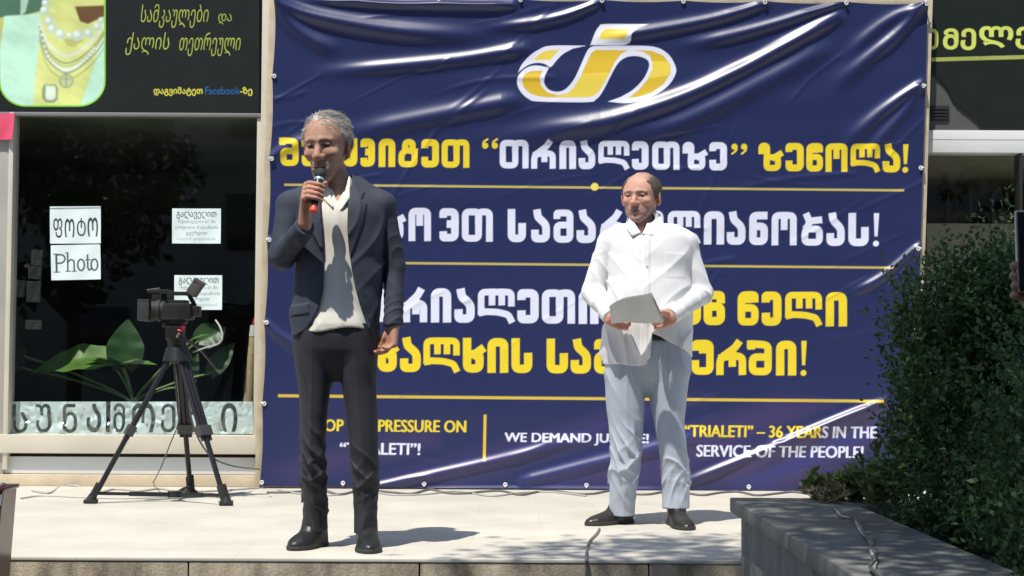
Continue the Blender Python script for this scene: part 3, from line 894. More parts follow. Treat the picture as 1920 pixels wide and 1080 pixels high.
# small English lettering
def words(s, x0, x1, y0, y1, color, colors=None):
    q = Bp([(x0, y0), (x1, y1)])
    for d in (-.9, 0, .9): cv.text(s, q[0][0] + .9 + d, q[0][1], q[1][0] - .9 + d, q[1][1], color, 0.0, 0, 0, colors)
words("STOP THE PRESSURE ON", 580, 874, 786, 811, Y_)
words("“TRIALETI”!", 637, 788, 830, 853, W_)
words("WE DEMAND JUSTICE!", 946, 1216, 811, 836, W_)
q = Bp([(1562, 0)])[0][0]
words("“TRIALETI” – 36 YEARS IN THE", 1283, 1644, 797, 822, Y_, (q, WHT))
words("SERVICE OF THE PEOPLE!", 1306, 1619, 834, 859, W_)

# emblem, in the coordinates of an enlarged view of the photo
E = lambda pts: Bp([(900 + x / 4.364, y / 4.364) for x, y in pts])
cv.poly(E(spline([(930, 375), (1180, 372), (1420, 380), (1540, 440), (1600, 540), (1598, 610), (1540, 700), (1430, 780), (1300, 830), (1180, 845), (1045, 832)], 5).tolist() +
          spline([(1150, 795), (1250, 735), (1330, 655), (1372, 580), (1385, 520), (1360, 480), (1290, 457), (1210, 462), (1150, 495), (1110, 545), (1070, 620), (1030, 700), (990, 770), (950, 812), (880, 836), (480, 830), (400, 810), (340, 760), (305, 690), (310, 630), (345, 580), (400, 545), (470, 535), (565, 553)], 5).tolist() +
          spline([(530, 620), (525, 680), (560, 730), (620, 750), (680, 740), (730, 700), (780, 630), (830, 520), (870, 430), (895, 392), (928, 376)], 5).tolist()), lin(232, 234, 250))
EY = lin(226, 190, 58); EY2 = lin(240, 214, 86)
cv.poly(E([(950, 406), (1215, 408), (1155, 440), (1108, 500), (1065, 590), (1020, 670), (975, 745), (930, 785), (880, 796), (560, 797), (480, 788), (410, 765), (360, 720), (343, 660), (365, 605), (420, 580), (512, 577), (488, 640), (500, 700), (550, 755), (640, 778), (720, 763), (770, 715), (822, 630), (870, 515), (912, 430)]), EY)
cv.poly(E([(840, 600), (1060, 590), (1020, 670), (975, 745), (930, 785), (880, 796), (600, 797), (660, 777), (720, 763), (770, 715)]), EY2)
cv.poly(E([(1250, 408), (1400, 412), (1500, 450), (1560, 530), (1560, 600), (1500, 690), (1400, 760), (1300, 793), (1212, 803), (1300, 735), (1370, 650), (1410, 570), (1412, 510), (1392, 455), (1340, 424)]), EY)
cv.poly(E([(1408, 500), (1545, 500), (1562, 560), (1550, 620), (1380, 640), (1410, 570)]), EY2)
cv.poly(E(spline([(312, 592), (340, 530), (400, 460), (480, 405), (580, 372), (870, 371)], 5).tolist() + spline([(760, 395), (680, 440), (620, 500), (578, 548), (530, 522), (470, 512), (400, 528), (340, 568), (314, 592)], 5).tolist()), lin(232, 234, 250))
cv.poly(E([(430, 490), (500, 432), (560, 408), (655, 404), (612, 445), (575, 490)]), EY2)
cv.poly(E(spline([(900, 376), (940, 270), (975, 215), (1030, 195), (1380, 198)], 5).tolist() + spline([(1300, 225), (1240, 280), (1200, 362), (905, 366)], 5).tolist()), lin(238, 240, 252))
cv.poly(E([(968, 320), (1000, 255), (1040, 234), (1222, 238), (1198, 290), (1182, 322)]), EY2)

# folds: (path in photo pixels, half width px at start/end, steepness at start/end)
FOLDS = [
 ([(960, 62), (860, 66), (740, 58), (640, 42), (560, 22), (500, -12)], 20, 11, .5, .74),
 ([(650, 98), (600, 82), (548, 48), (510, 0)], 15, 10, .4, .64),
 ([(560, 138), (700, 128), (860, 112), (980, 92)], 14, 13, .46, .60),
 ([(1090, 76), (1200, 62), (1340, 36), (1435, 6)], 14, 9, .60, .62),
 ([(880, 54), (980, 46), (1060, 30), (1124, 4)], 12, 8, .52, .66),
 ([(1250, 92), (1350, 72), (1450, 46), (1586, 2)], 14, 8, .46, .70),
 ([(880, 272), (1020, 246), (1150, 226), (1290, 178), (1420, 115), (1570, 32)], 22, 12, .55, .74),
 ([(1080, 262), (1260, 236), (1420, 160), (1540, 95)], 18, 18, .42, .36),
 ([(620, 256), (780, 226), (960, 190)], 19, 17, .42, .46),
 ([(1540, 190), (1620, 116), (1680, 66), (1740, -2)], 18, 9, .44, .76),
 ([(1560, 300), (1630, 230), (1680, 190), (1727, 156)], 16, 8, .38, .74),
 ([(1600, 330), (1650, 262), (1700, 205), (1728, 160)], 14, 7, .30, .50),
 ([(1560, 132), (1650, 50), (1735, 4)], 15, 9, .36, .56),
 ([(1580, 556), (1650, 522), (1724, 458)], 11, 6, .50, .74),
 ([(1668, 548), (1726, 462)], 8, 5, .4, .60),
 ([(1230, 930), (1296, 901), (1420, 850), (1560, 790), (1660, 750)], 10, 7, .72, .74),
 ([(1190, 796), (1040, 836), (920, 866), (800, 892), (690, 915)], 13, 7, .5, .74),
 ([(1400, 792), (1235, 838), (1100, 872), (980, 902)], 13, 10, .52, .58),
 ([(1340, 908), (1500, 830), (1640, 770)], 17, 13, .34, .40),
 ([(700, 922), (900, 917), (1250, 919)], 6, 6, .6, .6),
 ([(620, 676), (540, 640), (493, 604)], 13, 8, .36, .6),
 ([(660, 478), (560, 470), (495, 450)], 15, 9, .3, .5),
 ([(680, 238), (560, 268), (505, 297)], 15, 9, .3, .48),
 ([(560, -4), (640, 2), (760, 8), (960, 9)], 7, 9, .8, .95),
]
PXM = 305.0
_cr = np.random.default_rng(17)
for _ in range(64):       # many fine creases
    x, y = _cr.uniform(520, 1700), _cr.uniform(20, 900); L = _cr.uniform(30, 130); an = math.radians(_cr.normal(-24, 16))
    dx, dy = L * math.cos(an), L * math.sin(an); bow = _cr.normal() * 6
    FOLDS.append(([(x - dx, y - dy), (x, y + bow), (x + dx, y + dy)], _cr.uniform(3, 7), _cr.uniform(3, 6), _cr.uniform(.05, .20), _cr.uniform(.05, .24)))
def fold_height(px, py):
    g = np.zeros(px.shape)
    for pts, w0, w1, s0, s1 in FOLDS:
        c = spline(pts, 6)
        lo = c.min(0) - 60; hi = c.max(0) + 60
        m = (px > lo[0]) & (px < hi[0]) & (py > lo[1]) & (py < hi[1])
        x = px[m]; y = py[m]; best = np.full(x.shape, 1e9); bt = np.zeros(x.shape)
        for i in range(len(c) - 1):
            a, b = c[i], c[i + 1]; d = b - a; l2 = d @ d
            t = np.clip(((x - a[0]) * d[0] + (y - a[1]) * d[1]) / l2, 0, 1)
            dd = np.hypot(x - a[0] - t * d[0], y - a[1] - t * d[1]); k = dd < best
            best = np.where(k, dd, best); bt = np.where(k, (i + t) / (len(c) - 1), bt)
        w = w0 + (w1 - w0) * bt; s = s0 + (s1 - s0) * bt
        f0 = np.clip(bt / .38, 0, 1); f1 = np.clip((1 - bt) / .05, 0, 1); fade = f0 * f0 * (3 - 2 * f0) * (.6 + .4 * f1)
        g[m] += (s * w / PXM / .858) * fade * np.exp(-(best / w) ** 2)
    return g
def cloth_pos(X, Y):
    u = X / 1225; v = Y / 917
    px, py = BX + 1225 * u - 28 * v, BY + 11 * u + 917 * v
    V = P(px, py, YB)
    q = np.stack([px / 100, py / 100, px * 0], -1).reshape(-1, 3)
    broad = noise(q @ np.array([[.5, .1, 0], [.5, 1.2, 0], [0, 0, 1.]]), .9).reshape(px.shape)
    small = noise(q @ np.array([[.7, .2, 0], [.9, 1.5, 0], [0, 0, 1.]]), 2.6, 1.3).reshape(px.shape)
    edge = np.clip(np.minimum(np.minimum(u, 1 - u) * 10, np.minimum(v, 1 - v) * 8), 0, 1)
    hh = fold_height(px, py) + (.010 * broad + .0030 * small) * (.25 + .75 * edge) * (.55 + .45 * (1 - v))
    # between the ties the hem pulls in a little
    V[..., 1] -= hh
    k = (1 - np.clip(v / .02, 0, 1)); V[..., 2] -= .012 * k * np.abs(np.sin(np.pi * (px - 515) / 153.5))
    k = (1 - np.clip(u / .015, 0, 1)); V[..., 0] += .010 * k * np.abs(np.sin(np.pi * (py - 142) / 153.5))
    return V
m_vinyl = mat("printed vinyl banner", attr=True, rough=.34, spec=.45)
ban = empty("banner", P(1090, 915, YB))
tag(ban, "large creased navy blue vinyl protest banner with yellow and white slogans", "banner")
cloth = cv.build("cloth", cloth_pos, m_vinyl, ban, True)
# rigid batten frame behind the cloth, seen as a pale strip at its edge
m_batten = mat("pale timber batten", (.52, .44, .31), .7, noise=(12, .15))
def edge_pt(u, v): px, py = bmap(u, v); return P(px, py, YB + .045)
for a, b in (((-.001, -.01), (-.001, 1.0)), ((1.0, -.01), (1.0, 1.0)), ((.004, .004), (.996, .004)), ((.004, .997), (.996, .997))):
    MB().bar(edge_pt(*a), edge_pt(*b), .04, .05, .004).build("batten", m_batten, ban)
m_tie = mat("white tie", (.75, .75, .72), .4)
ties = [(u, .002) for u in np.arange(0, 8) / 8 * .998 + .002] + [(.998, .002)] + [(u, .993) for u in np.arange(0, 9) / 8 * .994 + .003] + \
       [(.003, v) for v in (.162, .331, .497, .666, .832)] + [(.997, v) for v in (.170, .338, .503, .67, .835)]
for u, v in ties:
    px, py = bmap(u, v)
    hh = float(fold_height(np.array([px]), np.array([py]))[0])
    q = P(px, py, YB - hh - .008)
    g = MB(); n = 14
    pts = [q + np.array([.010 * math.cos(a), 0, .010 * math.sin(a)]) for a in np.linspace(0, 2 * math.pi, n)]
    g.tube(pts, .0042, 6, False)
    d = np.array([.0, 0, .0])
    out = np.array([0, 0, 1.0]) if v < .01 else np.array([0, 0, -1.0]) if v > .99 else np.array([-1.0, 0, .2]) if u < .5 else np.array([1.0, 0, .2])
    g.tube([q, q + out * .012 + np.array([0, -.006, 0]), q + out * .022 + np.array([0, .03, .004])], .0045, 6)
    g.build("grommet", m_tie, ban)
# ------------------------------------------------------------------ people
def rotz(a): c, s = math.cos(a), math.sin(a); return np.array([[c, -s, 0], [s, c, 0], [0, 0, 1.]])
def rotx(a): c, s = math.cos(a), math.sin(a); return np.array([[1, 0, 0], [0, c, -s], [0, s, c]])
def roty(a): c, s = math.cos(a), math.sin(a); return np.array([[c, 0, s], [0, 1, 0], [-s, 0, c]])

class Head:
    """head in its own frame: chin z=-.125, crown z=.118, face towards -y"""
    def __init__(self, c, s, yaw, pitch, roll=0.0, wide=1.0, jowl=0.0, gaunt=0.0):
        self.c = np.array(c, float); self.s = s
        self.R = rotz(yaw) @ rotx(pitch) @ roty(roll); self.w = wide
        W = wide
        cran = ell((0, .018, .030), (.076 * W, .098, .089))
        face = loft([(-.124, 0, -.066, .016 * W, .014), (-.116, 0, -.062, .028 * W, .024), (-.10, 0, -.054, .040 * W + jowl * .6, .034), (-.075, 0, -.036, .052 * W + jowl, .053), (-.04, 0, -.016, .0605 * W + jowl * .7 - gaunt * .3, .071),
                     (0, 0, -.006, .0675 * W, .082), (.04, 0, .002, .0705 * W, .087), (.075, 0, .008, .062 * W, .078), (.10, 0, .016, .045 * W, .056), (.115, 0, .02, .02 * W, .025)], n=2.1)
        fs = []
        self.f1 = uni(.030, cran, face)
        m = lambda f: (lambda p: f(np.stack([np.abs(p[:, 0]), p[:, 1], p[:, 2]], -1)))
        self.brow = m(cap((.010, -.0865, .024), (.043 * W, -.072, .024), .0095, .008))
        self.cheek = m(ell((.040 * W, -.062, -.022), (.024, .022, .018)))
        self.sock = m(ell((.031 * W, -.095, .004), (.0185, .016, .0130)))
        self.eye = m(ell((.031 * W, -.0715, .003), (.0130, .0125, .0120)))
        self.lid = m(ell((.031 * W, -.0718, .0104), (.0160, .0140, .0100)))
        self.bag = m(ell((.030 * W, -.0735, -.009), (.014, .010, .006)))
        self.nose = uni(.010, cap((0, -.083, .012), (0, -.106, -.030), .0085, .0125), m(ell((.0125, -.094, -.035), (.0095, .0115, .0085))), ell((0, -.104, -.034), (.0125, .011, .010)))
        self.nost = m(ell((.0068, -.101, -.0445), (.0042, .006, .004)))
        self.upl = uni(.006, m(cap((.003, -.0925, -.0645), (.019 * W, -.0835, -.0675), .0062, .0034)))
        self.lol = cap((-.015, -.0865, -.0765), (.015, -.0865, -.0765), .0072)
        self.muz = ell((0, -.070, -.066), (.030 * W, .022, .022))
        self.chin = ell((0, -.074, -.110), (.022 * W, .017, .015))
        self.seam = m(cap((0, -.0985, -.0705), (.022 * W, -.086, -.0715), .0022))
        self.fold = m(cap((.018, -.092, -.040), (.029 * W, -.083, -.068), .0016))
        Re = rotz(.35)
        self.ear = m(ell((.0800 * W, .010, -.006), (.0085, .021, .033), Re))
        self.ear2 = m(ell((.0875 * W, .006, -.003), (.0065, .013, .021), Re))
        self.lobe = m(ell((.0765 * W, .004, -.034), (.0075, .010, .012)))
        self.gaunt = gaunt
    def loc(self, p): return (p - self.c) @ self.R / self.s
    def world(self, q): return self.c + self.s * (self.R @ np.array(q, float))
    def __call__(self, p):
        b = np.linalg.norm(p - self.c, axis=1) - .19 * self.s
        if b.min() > .04: return b + .01
        q = self.loc(p)
        d = smin(self.f1(q), self.cheek(q), .018)
        d = smin(d, self.brow(q), .012)
        d = smin(d, self.muz(q), .016); d = smin(d, self.chin(q), .016)
        d = smax(d, -self.sock(q), .010)
        d = smin(d, self.eye(q), .002); d = smin(d, self.lid(q), .003); d = smin(d, self.bag(q), .006)
        d = smin(d, self.nose(q), .009); d = smax(d, -self.nost(q), .003)
        d = smax(d, -self.fold(q), .009)
        d = smin(d, self.upl(q), .005); d = smin(d, self.lol(q), .005); d = smax(d, -self.seam(q), .0025)
        e = smax(smin(self.ear(q), self.lobe(q), .006), -self.ear2(q), .004)
        d = smin(d, e, .004)
        return d * self.s
    def colors(self, p, skin, stubble=(.2, .18, .17), stub=.3, browc=(.10, .09, .08), lip=(.36, .15, .12), scalp=None):
        q = self.loc(p); n = len(p)
        c = np.tile(np.array(skin), (n, 1))
        sp = 1 + .10 * noise(q, 60)[:, None] + .05 * noise(q, 170, 1.)[:, None]
        ax = np.abs(q[:, 0]) / self.w
        near = np.linalg.norm(q, axis=1) < .25
        def mix(w, col):
            nonlocal c
            w = np.clip(w, 0, 1)[:, None]; c = c + (np.array(col) - c) * w
        front = q[:, 1] < -.02
        # redder nose, cheeks and ears
        mix(np.exp(-((q[:, 0] / .02) ** 2 + ((q[:, 2] + .03) / .022) ** 2)) * front * .35, np.array(skin) * (1.05, .72, .66))
        mix(np.exp(-(((ax - .045) / .02) ** 2 + ((q[:, 2] + .03) / .025) ** 2)) * front * .30, np.array(skin) * (1.03, .76, .70))
        mix((ax > .077) * .4, np.array(skin) * (1, .7, .64))
        # beard shadow
        bz = np.clip((-.036 - .5 * np.clip(ax - .03, 0, .05) * 0 - q[:, 2]) / .02, 0, 1) * (q[:, 1] < .02) * (q[:, 2] > -.15)
        mix(bz * near * stub * (1 + .2 * noise(q, 300)), stubble)
        # brows, lips, eyes
        bl = .0235 + .10 * np.clip(ax - .012, 0, .05) - 2.2 * np.clip(ax - .034, 0, .05) ** 1.2
        mix(front * (ax > .010) * (ax < .050) * np.exp(-((q[:, 2] - bl) / .0052) ** 2) * .95, browc)
        lw = np.clip(1 - (ax / .024) ** 2, 0, 1)
        mix(front * (q[:, 1] < -.07) * (np.abs(q[:, 2] + .0710) < .0045 + .0080 * lw) * (ax < .023) * .75, lip)
        mix(front * (q[:, 1] < -.07) * (np.abs(q[:, 2] + .0710) < .0018) * (ax < .024) * .85, (.07, .03, .025))
        mix((np.linalg.norm(q * [0, 1, 1] + np.stack([ax - .0068, 0 * ax, 0 * ax], -1) - [0, -.103, -.0455], axis=1) < .005) * .9, (.06, .03, .02))
        ed = self.eye(q) < .0009
        ed &= front & (np.abs(q[:, 2] - .001) < .0058) & (np.abs(ax - .031) < .0125)
        mix(ed * 1.0, (.20, .155, .13))  # eye whites darkened: shade of the sockets is put into their colour
        mix(ed * (np.abs(ax - .031) < .0056), (.035, .022, .015))
        mix(front * (np.abs(q[:, 2] - .0072) < .0017) * (np.abs(ax - .031) < .0140) * (q[:, 1] < -.06) * .8, (.05, .035, .03))
        mix(np.exp(-(((ax - .031) / .017) ** 2 + ((q[:, 2] + .010) / .006) ** 2)) * front * .22, np.array(skin) * (.6, .5, .5))
        if scalp is not None: c = scalp(q, c, mix, ax) if False else c
        c = np.where(near[:, None], c * sp, c)
        return c, q

def finger(pts, r):
    fs = [cap(pts[i], pts[i + 1], r[i], r[i + 1]) for i in range(len(pts) - 1)]
    return uni(0, *fs)

def person_root(name_loc, label, group=None):
    e = empty("person", name_loc); tag(e, label, "person", group); return e

def put(name, VQ, base, material, parent, col=None):
    V, Q = VQ
    return mesh_obj(name, V + base, Q, material, parent, col, True)

def shoe_sdf(heel, toe, w=.045, h=.085, ankle_h=.13, ankle_r=.05):
    """leather shoe resting on z=0 between two floor points; returns upper and sole"""
    heel = np.array([*heel, 0.]); toe = np.array([*toe, 0.]); ax = toe - heel; L = np.linalg.norm(ax); ax /= L; sd = np.array([-ax[1], ax[0], 0])
    def fr(p): q = p - heel; return np.stack([q @ ax, q @ sd, q[:, 2]], -1)
    prof = np.array([[-.02, .002], [0, .028], [.03, .034], [.10, .036], [.16, .043], [.21, .046], [.25, .040], [.285, .022], [.30, .004]]) * [L / .29, w / .046]
    top = np.array([[-.02, .05], [0, .10], [.06, .105], [.12, .085], [.18, .062], [.24, .048], [.285, .032], [.30, .02]]) * [L / .29, h / .10]
    def upper(p):
        q = fr(p); hw = np.interp(q[:, 0], prof[:, 0], prof[:, 1]); tp = np.interp(q[:, 0], top[:, 0], top[:, 1])
        u = np.abs(q[:, 1]) / np.maximum(hw, .003); v = np.abs(q[:, 2] - .010) / np.maximum(tp - .01, .006)
        d = ((u ** 2.4 + v ** 2.4 + 1e-9) ** (1 / 2.4) - 1) * np.minimum(hw, tp)
        d = np.maximum(d, np.maximum(-.012 - q[:, 0], q[:, 0] - L - .006))
        d = smin(d, cap(heel + ax * .075 + [0, 0, .05], heel + ax * .075 + [0, 0, ankle_h], ankle_r * .92, ankle_r)(p), .03)
        d = d + .0016 * ridge(q[:, 0] * 160 + noise(p, 22)) * np.exp(-((q[:, 0] - L * .62) / .035) ** 2)
        return np.maximum(np.maximum(d, .012 - q[:, 2]), q[:, 2] - ankle_h - .02)
    def sole(p):
        q = fr(p); hw = np.interp(q[:, 0], prof[:, 0], prof[:, 1]) + .0035
        d = np.maximum(np.abs(q[:, 1]) - hw, np.maximum(-.010 - q[:, 0], q[:, 0] - L - .008))
        hh = np.where(q[:, 0] < .075, .0, .0) ; up = np.where((q[:, 0] > .08) & (q[:, 0] < .13), .006, 0)
        return np.maximum(d, np.maximum(q[:, 2] - .018, up - q[:, 2]))
    lo = np.minimum(heel, toe) - [.09, .09, .004]; hi = np.maximum(heel, toe) + [.09, .09, ankle_h + .04]
    return upper, sole, lo, hi

def make_shoes(root, base, pairs, m_up, m_sole, hh):
    for (heel, toe, w, h, ah, ar) in pairs:
        u, s, lo, hi = shoe_sdf(heel, toe, w, h, ah, ar)
        o = put("shoe", polygonize(u, lo, hi, hh), base, m_up, root)
        put("sole", polygonize(s, lo, hi, hh * .9, smooth_it=0), base, m_sole, o)

m_skin = mat("skin", attr=True, rough=.58, spec=.28, sss=.10, bump=(260, .12, .003))
m_sole = mat("dark rubber sole", (.03, .028, .025), .7)

# ---- first man: navy jacket, microphone
B1 = G(637, 1028); B1 = np.array([B1[0], B1[1], 0.0])
S1 = FPX / B1[1]
def L1(px, py, y=0.0):
    """photo pixel -> first man's local frame at local depth y"""
    v = P(px, py, B1[1] + y) - B1; return v
def X1(px): return float(L1(px, 600)[0])
def Z1(py): return float(L1(637, py)[2])
man = person_root(B1, "grey haired man in navy jacket and cream shirt speaking into microphone")

hd = Head(L1(613, 276, -.01), 1.20, math.radians(-14), math.radians(8), math.radians(-2), .95, -.003, .012)
tz = lambda rows: [(Z1(py), (X1(a) + X1(b)) / 2, cy, (X1(b) - X1(a)) / 2, ry) for py, a, b, cy, ry in rows]
torso1 = tz([(640, 545, 716, .0, .128), (600, 546, 716, .0, .130), (550, 549, 716, .0, .125), (500, 552, 718, .0, .122), (460, 552, 722, .0, .124), (420, 551, 724, .0, .124), (395, 552, 722, .005, .118), (372, 558, 714, .012, .100), (356, 580, 695, .02, .080), (343, 600, 672, .028, .066), (330, 608, 664, .03, .055)])
t_in = loft(torso1, -.016, 2.2); t_out = loft(torso1, 0.0, 2.25)
shL, shR = L1(545, 385, .01), L1(716, 385, .012)
elL, wrL = L1(530, 480, -.05), L1(572, 424, -.215)
elR, wrR = L1(740, 500, .03), L1(737, 612, -.03)
neck1 = cap(hd.world((0, .022, -.075)), L1(637, 372, .025), .060, .068)
# the hand closed round the microphone
mic_b, mic_t = L1(588, 395, -.290), L1(603, 313, -.205)
ax = (mic_t - mic_b); ml = np.linalg.norm(ax); ax /= ml
e1 = np.array([-1., 0, 0]); e1 -= ax * (e1 @ ax); e1 /= np.linalg.norm(e1); e2 = np.cross(ax, e1)
if e2[1] > 0: e2 = -e2
hf = []
knk = []
for k, (s, ln) in enumerate(((.107, .95), (.085, 1.0), (.063, .96), (.043, .84))):
    o = mic_b + ax * s
    kn = o + e1 * .046 + e2 * (.010) + ax * .004; knk.append(kn)
    pts = [kn, o + e1 * .030 + e2 * .034, o - e1 * .008 + e2 * .033 - ax * .002, o - e1 * .027 + e2 * .016 - ax * .002, o - e1 * .026 + e2 * .004]
    hf.append(finger(pts, [.0122 * ln, .0112 * ln, .0098 * ln, .0088 * ln, .0075 * ln]))
palm = [cap(wrL + np.array([0, -.01, .012]), k, .021, .0135) for k in knk]
palm.append(cap(mic_b + ax * .05 + e1 * .033 - e2 * .014, mic_b + ax * .095 + e1 * .034 - e2 * .010, .017, .016))
thumb = finger([mic_b + ax * .055 + e1 * .028 - e2 * .024, mic_b + ax * .098 + e1 * .006 - e2 * .029, mic_b + ax * .124 - e1 * .014 - e2 * .012, mic_b + ax * .127 - e1 * .030 + e2 * .010], [.016, .0125, .011, .0095])
handL = bounded(uni(.004, uni(.012, *palm), uni(0.003, *hf), thumb), mic_b + ax * .07, .13)
# the hand that hangs
hp = wrR; hq = []
dn = np.array([-.10, -.10, -1.0]); dn /= np.linalg.norm(dn); sdv = np.array([.55, -.83, .0])
fw = np.array([-.83, -.55, 0])
for k, (o, ln, cu) in enumerate(((-.030, .95, .55), (-.010, 1.0, .62), (.010, .95, .70), (.028, .80, .80))):
    kn = hp + dn * .078 + sdv * o - dn * abs(o) * .25
    d1 = dn * math.cos(cu) + fw * math.sin(cu); d2 = dn * math.cos(cu + .75) + fw * math.sin(cu + .75); d3 = dn * math.cos(cu + 1.25) + fw * math.sin(cu + 1.25)
    a = kn + d1 * .040 * ln; b2 = a + d2 * .025 * ln; c3 = b2 + d3 * .018 * ln
    hq.append(finger([kn, a, b2, c3], [.0115 * ln, .0102 * ln, .0092 * ln, .0078 * ln]))
pq = [cap(hp + dn * .005 + sdv * o * .5, hp + dn * .078 + sdv * o, .019, .0135) for o in (-.030, -.010, .010, .028)]
th = finger([hp + dn * .030 - sdv * .024 + fw * .010, hp + dn * .060 - sdv * .040 + fw * .026, hp + dn * .088 - sdv * .036 + fw * .038, hp + dn * .106 - sdv * .028 + fw * .040], [.0155, .0125, .0108, .009])
handR = bounded(uni(.005, uni(.010, *pq), uni(.002, *hq), th), hp + dn * .07, .14)
hipL, hipR = L1(590, 640, .01), L1(676, 640, .01)
core1 = uni(.02, loft(torso1, -.034, 2.2), cap(shL, elL, .038, .034), cap(elL, wrL, .034, .025), cap(shR, elR, .038, .034), cap(elR, wrR, .034, .025),
            cap(hipL, L1(588, 850, .0), .055, .04), cap(L1(588, 850, 0), L1(592, 985, .02), .04, .032), cap(hipR, L1(682, 850, 0), .055, .04), cap(L1(682, 850, 0), L1(686, 985, .02), .04, .032), cap(L1(590, 618, .01), L1(676, 618, .01), .06, .06))
def body1(p):
    d = core1(p)
    d = smin(d, neck1(p), .02); d = smin(d, hd(p), .014)
    # cords of the neck
    d = np.minimum(d, 9)
    return smin(smin(d, handL(p), .008), handR(p), .008)
H = .0034
V, Q = polygonize(body1, (-.34, -.36, .03), (.34, .2, 1.86), H)
SK1 = (.47, .27, .19)
c, q = hd.colors(V, SK1, (.20, .16, .14), .35, (.10, .085, .075), (.30, .13, .10))
m = np.linalg.norm(q, axis=1) > .25
c[V[:, 2] < .40] = (.02, .02, .022)
m &= V[:, 2] >= .40
c[m] = np.array(SK1) * (1.04, .96, .95) * (1 + .07 * noise(V[m], 50)[:, None])
put("body", (V, Q), B1, m_skin, man, c)

# hair
def hair1(p):
    q = hd.loc(p)
    sh = ell((0, .021, .031), (.0822 * .97, .1045, .0955))(q)
    front = .058 + .30 * np.clip(np.abs(q[:, 0]) - .02, 0, .1) - 3.0 * np.clip(np.abs(q[:, 0]) - .052, 0, .1)
    y = q[:, 1]
    # height of the hair edge from brow to nape
    line = np.interp(y, [-.11, -.075, -.05, -.030, -.018, -.008, .02, .035, .06, .12], [.066, .065, .056, .034, -.018, .020, .034, -.030, -.058, -.060])
    line = np.where(np.abs(q[:, 0]) < .058, np.where(y < -.03, np.maximum(line, .068 - .10 * np.abs(np.abs(q[:, 0]) - .02)), line), line)
    str_ = noise(q @ np.array([[1, 0, 0], [0, .25, 0], [0, 0, .5]]), 190) * .0030 + noise(q, 50, 2.) * .0040 + .0020 * noise(q, 260, 1.0)
    return smax(sh + str_, (line + .006 * noise(q, 70) + .004 * noise(q, 190, 3.) - q[:, 2]), .016) * hd.s
V, Q = polygonize(hair1, hd.c - .15, hd.c + .15, .003, .02)
hc = np.array([.50, .485, .44])[None] * (1 + .34 * noise(hd.loc(V) @ np.array([[1, 0, 0], [0, .2, 0], [0, 0, .5]]), 120)[:, None])
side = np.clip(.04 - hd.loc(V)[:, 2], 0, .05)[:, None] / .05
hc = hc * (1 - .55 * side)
m_hair = mat("grey hair", attr=True, rough=.55, spec=.35, bump=(420, .5, .004))
def strands(head, V, Q, cols, n, ln, width, comb, lift, rng):
    """short hairs laid over a scalp shell"""
    i = rng.choice(len(V), n); q = head.loc(V[i]); nr = q - np.array([0, .02, .01]); nr /= np.linalg.norm(nr, axis=1)[:, None]
    d = comb(q); d = d - nr * (d * nr).sum(1)[:, None]; d /= np.linalg.norm(d, axis=1)[:, None] + 1e-9
    d = d + nr * lift * rng.uniform(.2, 1.3, n)[:, None]
    SV, SF = leaf_cloud(V[i], (d @ head.R.T), ln, rng, width, jitter=.22)
    sc = cols[i] * rng.uniform(.55, 1.35, n)[:, None]
    return np.concatenate([V, SV]), np.concatenate([Q, SF + len(V)]), np.concatenate([cols, np.repeat(sc, 4, 0)])
comb1 = lambda q: np.stack([q[:, 0] * 6 + .25, np.where(q[:, 1] < -.02, .5, .7) + 0 * q[:, 0], -.5 - 6 * np.abs(q[:, 0])], -1)
V, Q, hc = strands(hd, V, Q, hc, 15000, .022, .05, comb1, .20, np.random.default_rng(2))
put("hair", (V, Q), B1, m_hair, man, hc)

# shirt
px2 = lambda pts: np.array([(X1(a), Z1(b)) for a, b in pts])
def collar_tab(a, b, c2, r): return tri(a, b, c2, r)
openL = [(600, 330), (603, 352), (604, 380), (609, 420), (612, 460), (612, 500), (611, 545), (604, 580), (592, 606), (577, 622), (553, 634), (530, 660)]
openR = [(760, 700), (730, 642), (712, 640), (699, 628), (690, 606), (680, 575), (671, 545), (664, 510), (658, 470), (655, 430), (655, 390), (656, 352), (655, 330)]
open_poly = px2(openL + [(590, 720)] + openR)
def shirt1(p):
    d = t_in(p) - .010 * np.clip((Z1(586) - p[:, 2]) / .05, 0, 1) * np.clip(-polysdf(open_poly, p[:, 0], p[:, 2]) / .03, 0, 1) * (p[:, 1] < 0)
    f = np.clip(-p[:, 1] / .05, 0, 1)
    d = d - .007 * ridge(p[:, 2] * 26 + p[:, 0] * 30 + 1.4 * noise(p, 7)) * f * (.4 + .6 * noise(p, 6, 1.)) - .004 * noise(p, 13) * f
    d = d - .004 * np.exp(-((p[:, 0] - X1(640) - .05 * (1.2 - p[:, 2])) / .014) ** 2) * f                       # placket
    hem = Z1(619) + .010 * np.sin(p[:, 0] * 22 + .6)
    d = smax(d, hem - p[:, 2], .004)
    # flared hem
    # neck opening
    zc = Z1(352)
    vee = np.maximum(np.abs(p[:, 0] - X1(634)) - .45 * (p[:, 2] - Z1(383)), p[:, 1] - .02)
    d = smax(d, -vee, .006)
    d = np.maximum(d, p[:, 2] - Z1(333))
    # collar leaves
    k1 = tri(L1(655, 332, -.025), L1(652, 372, -.098), L1(667, 352, .0), .0045)
    k1b = tri(L1(655, 332, -.025), L1(640, 392, -.104), L1(654, 372, -.098), .0045)
    k2 = tri(L1(612, 342, -.04), L1(624, 388, -.104), L1(600, 366, -.06), .0045)
    d = np.minimum(np.minimum(d, k1), np.minimum(k1b, k2)) if False else np.minimum(np.minimum(d, k1(p)), np.minimum(k1b(p), k2(p)))
    return d
m_shirt1 = mat("cream shirt cloth", (.68, .655, .58), .75, noise=(8, .04), sheen=.1)
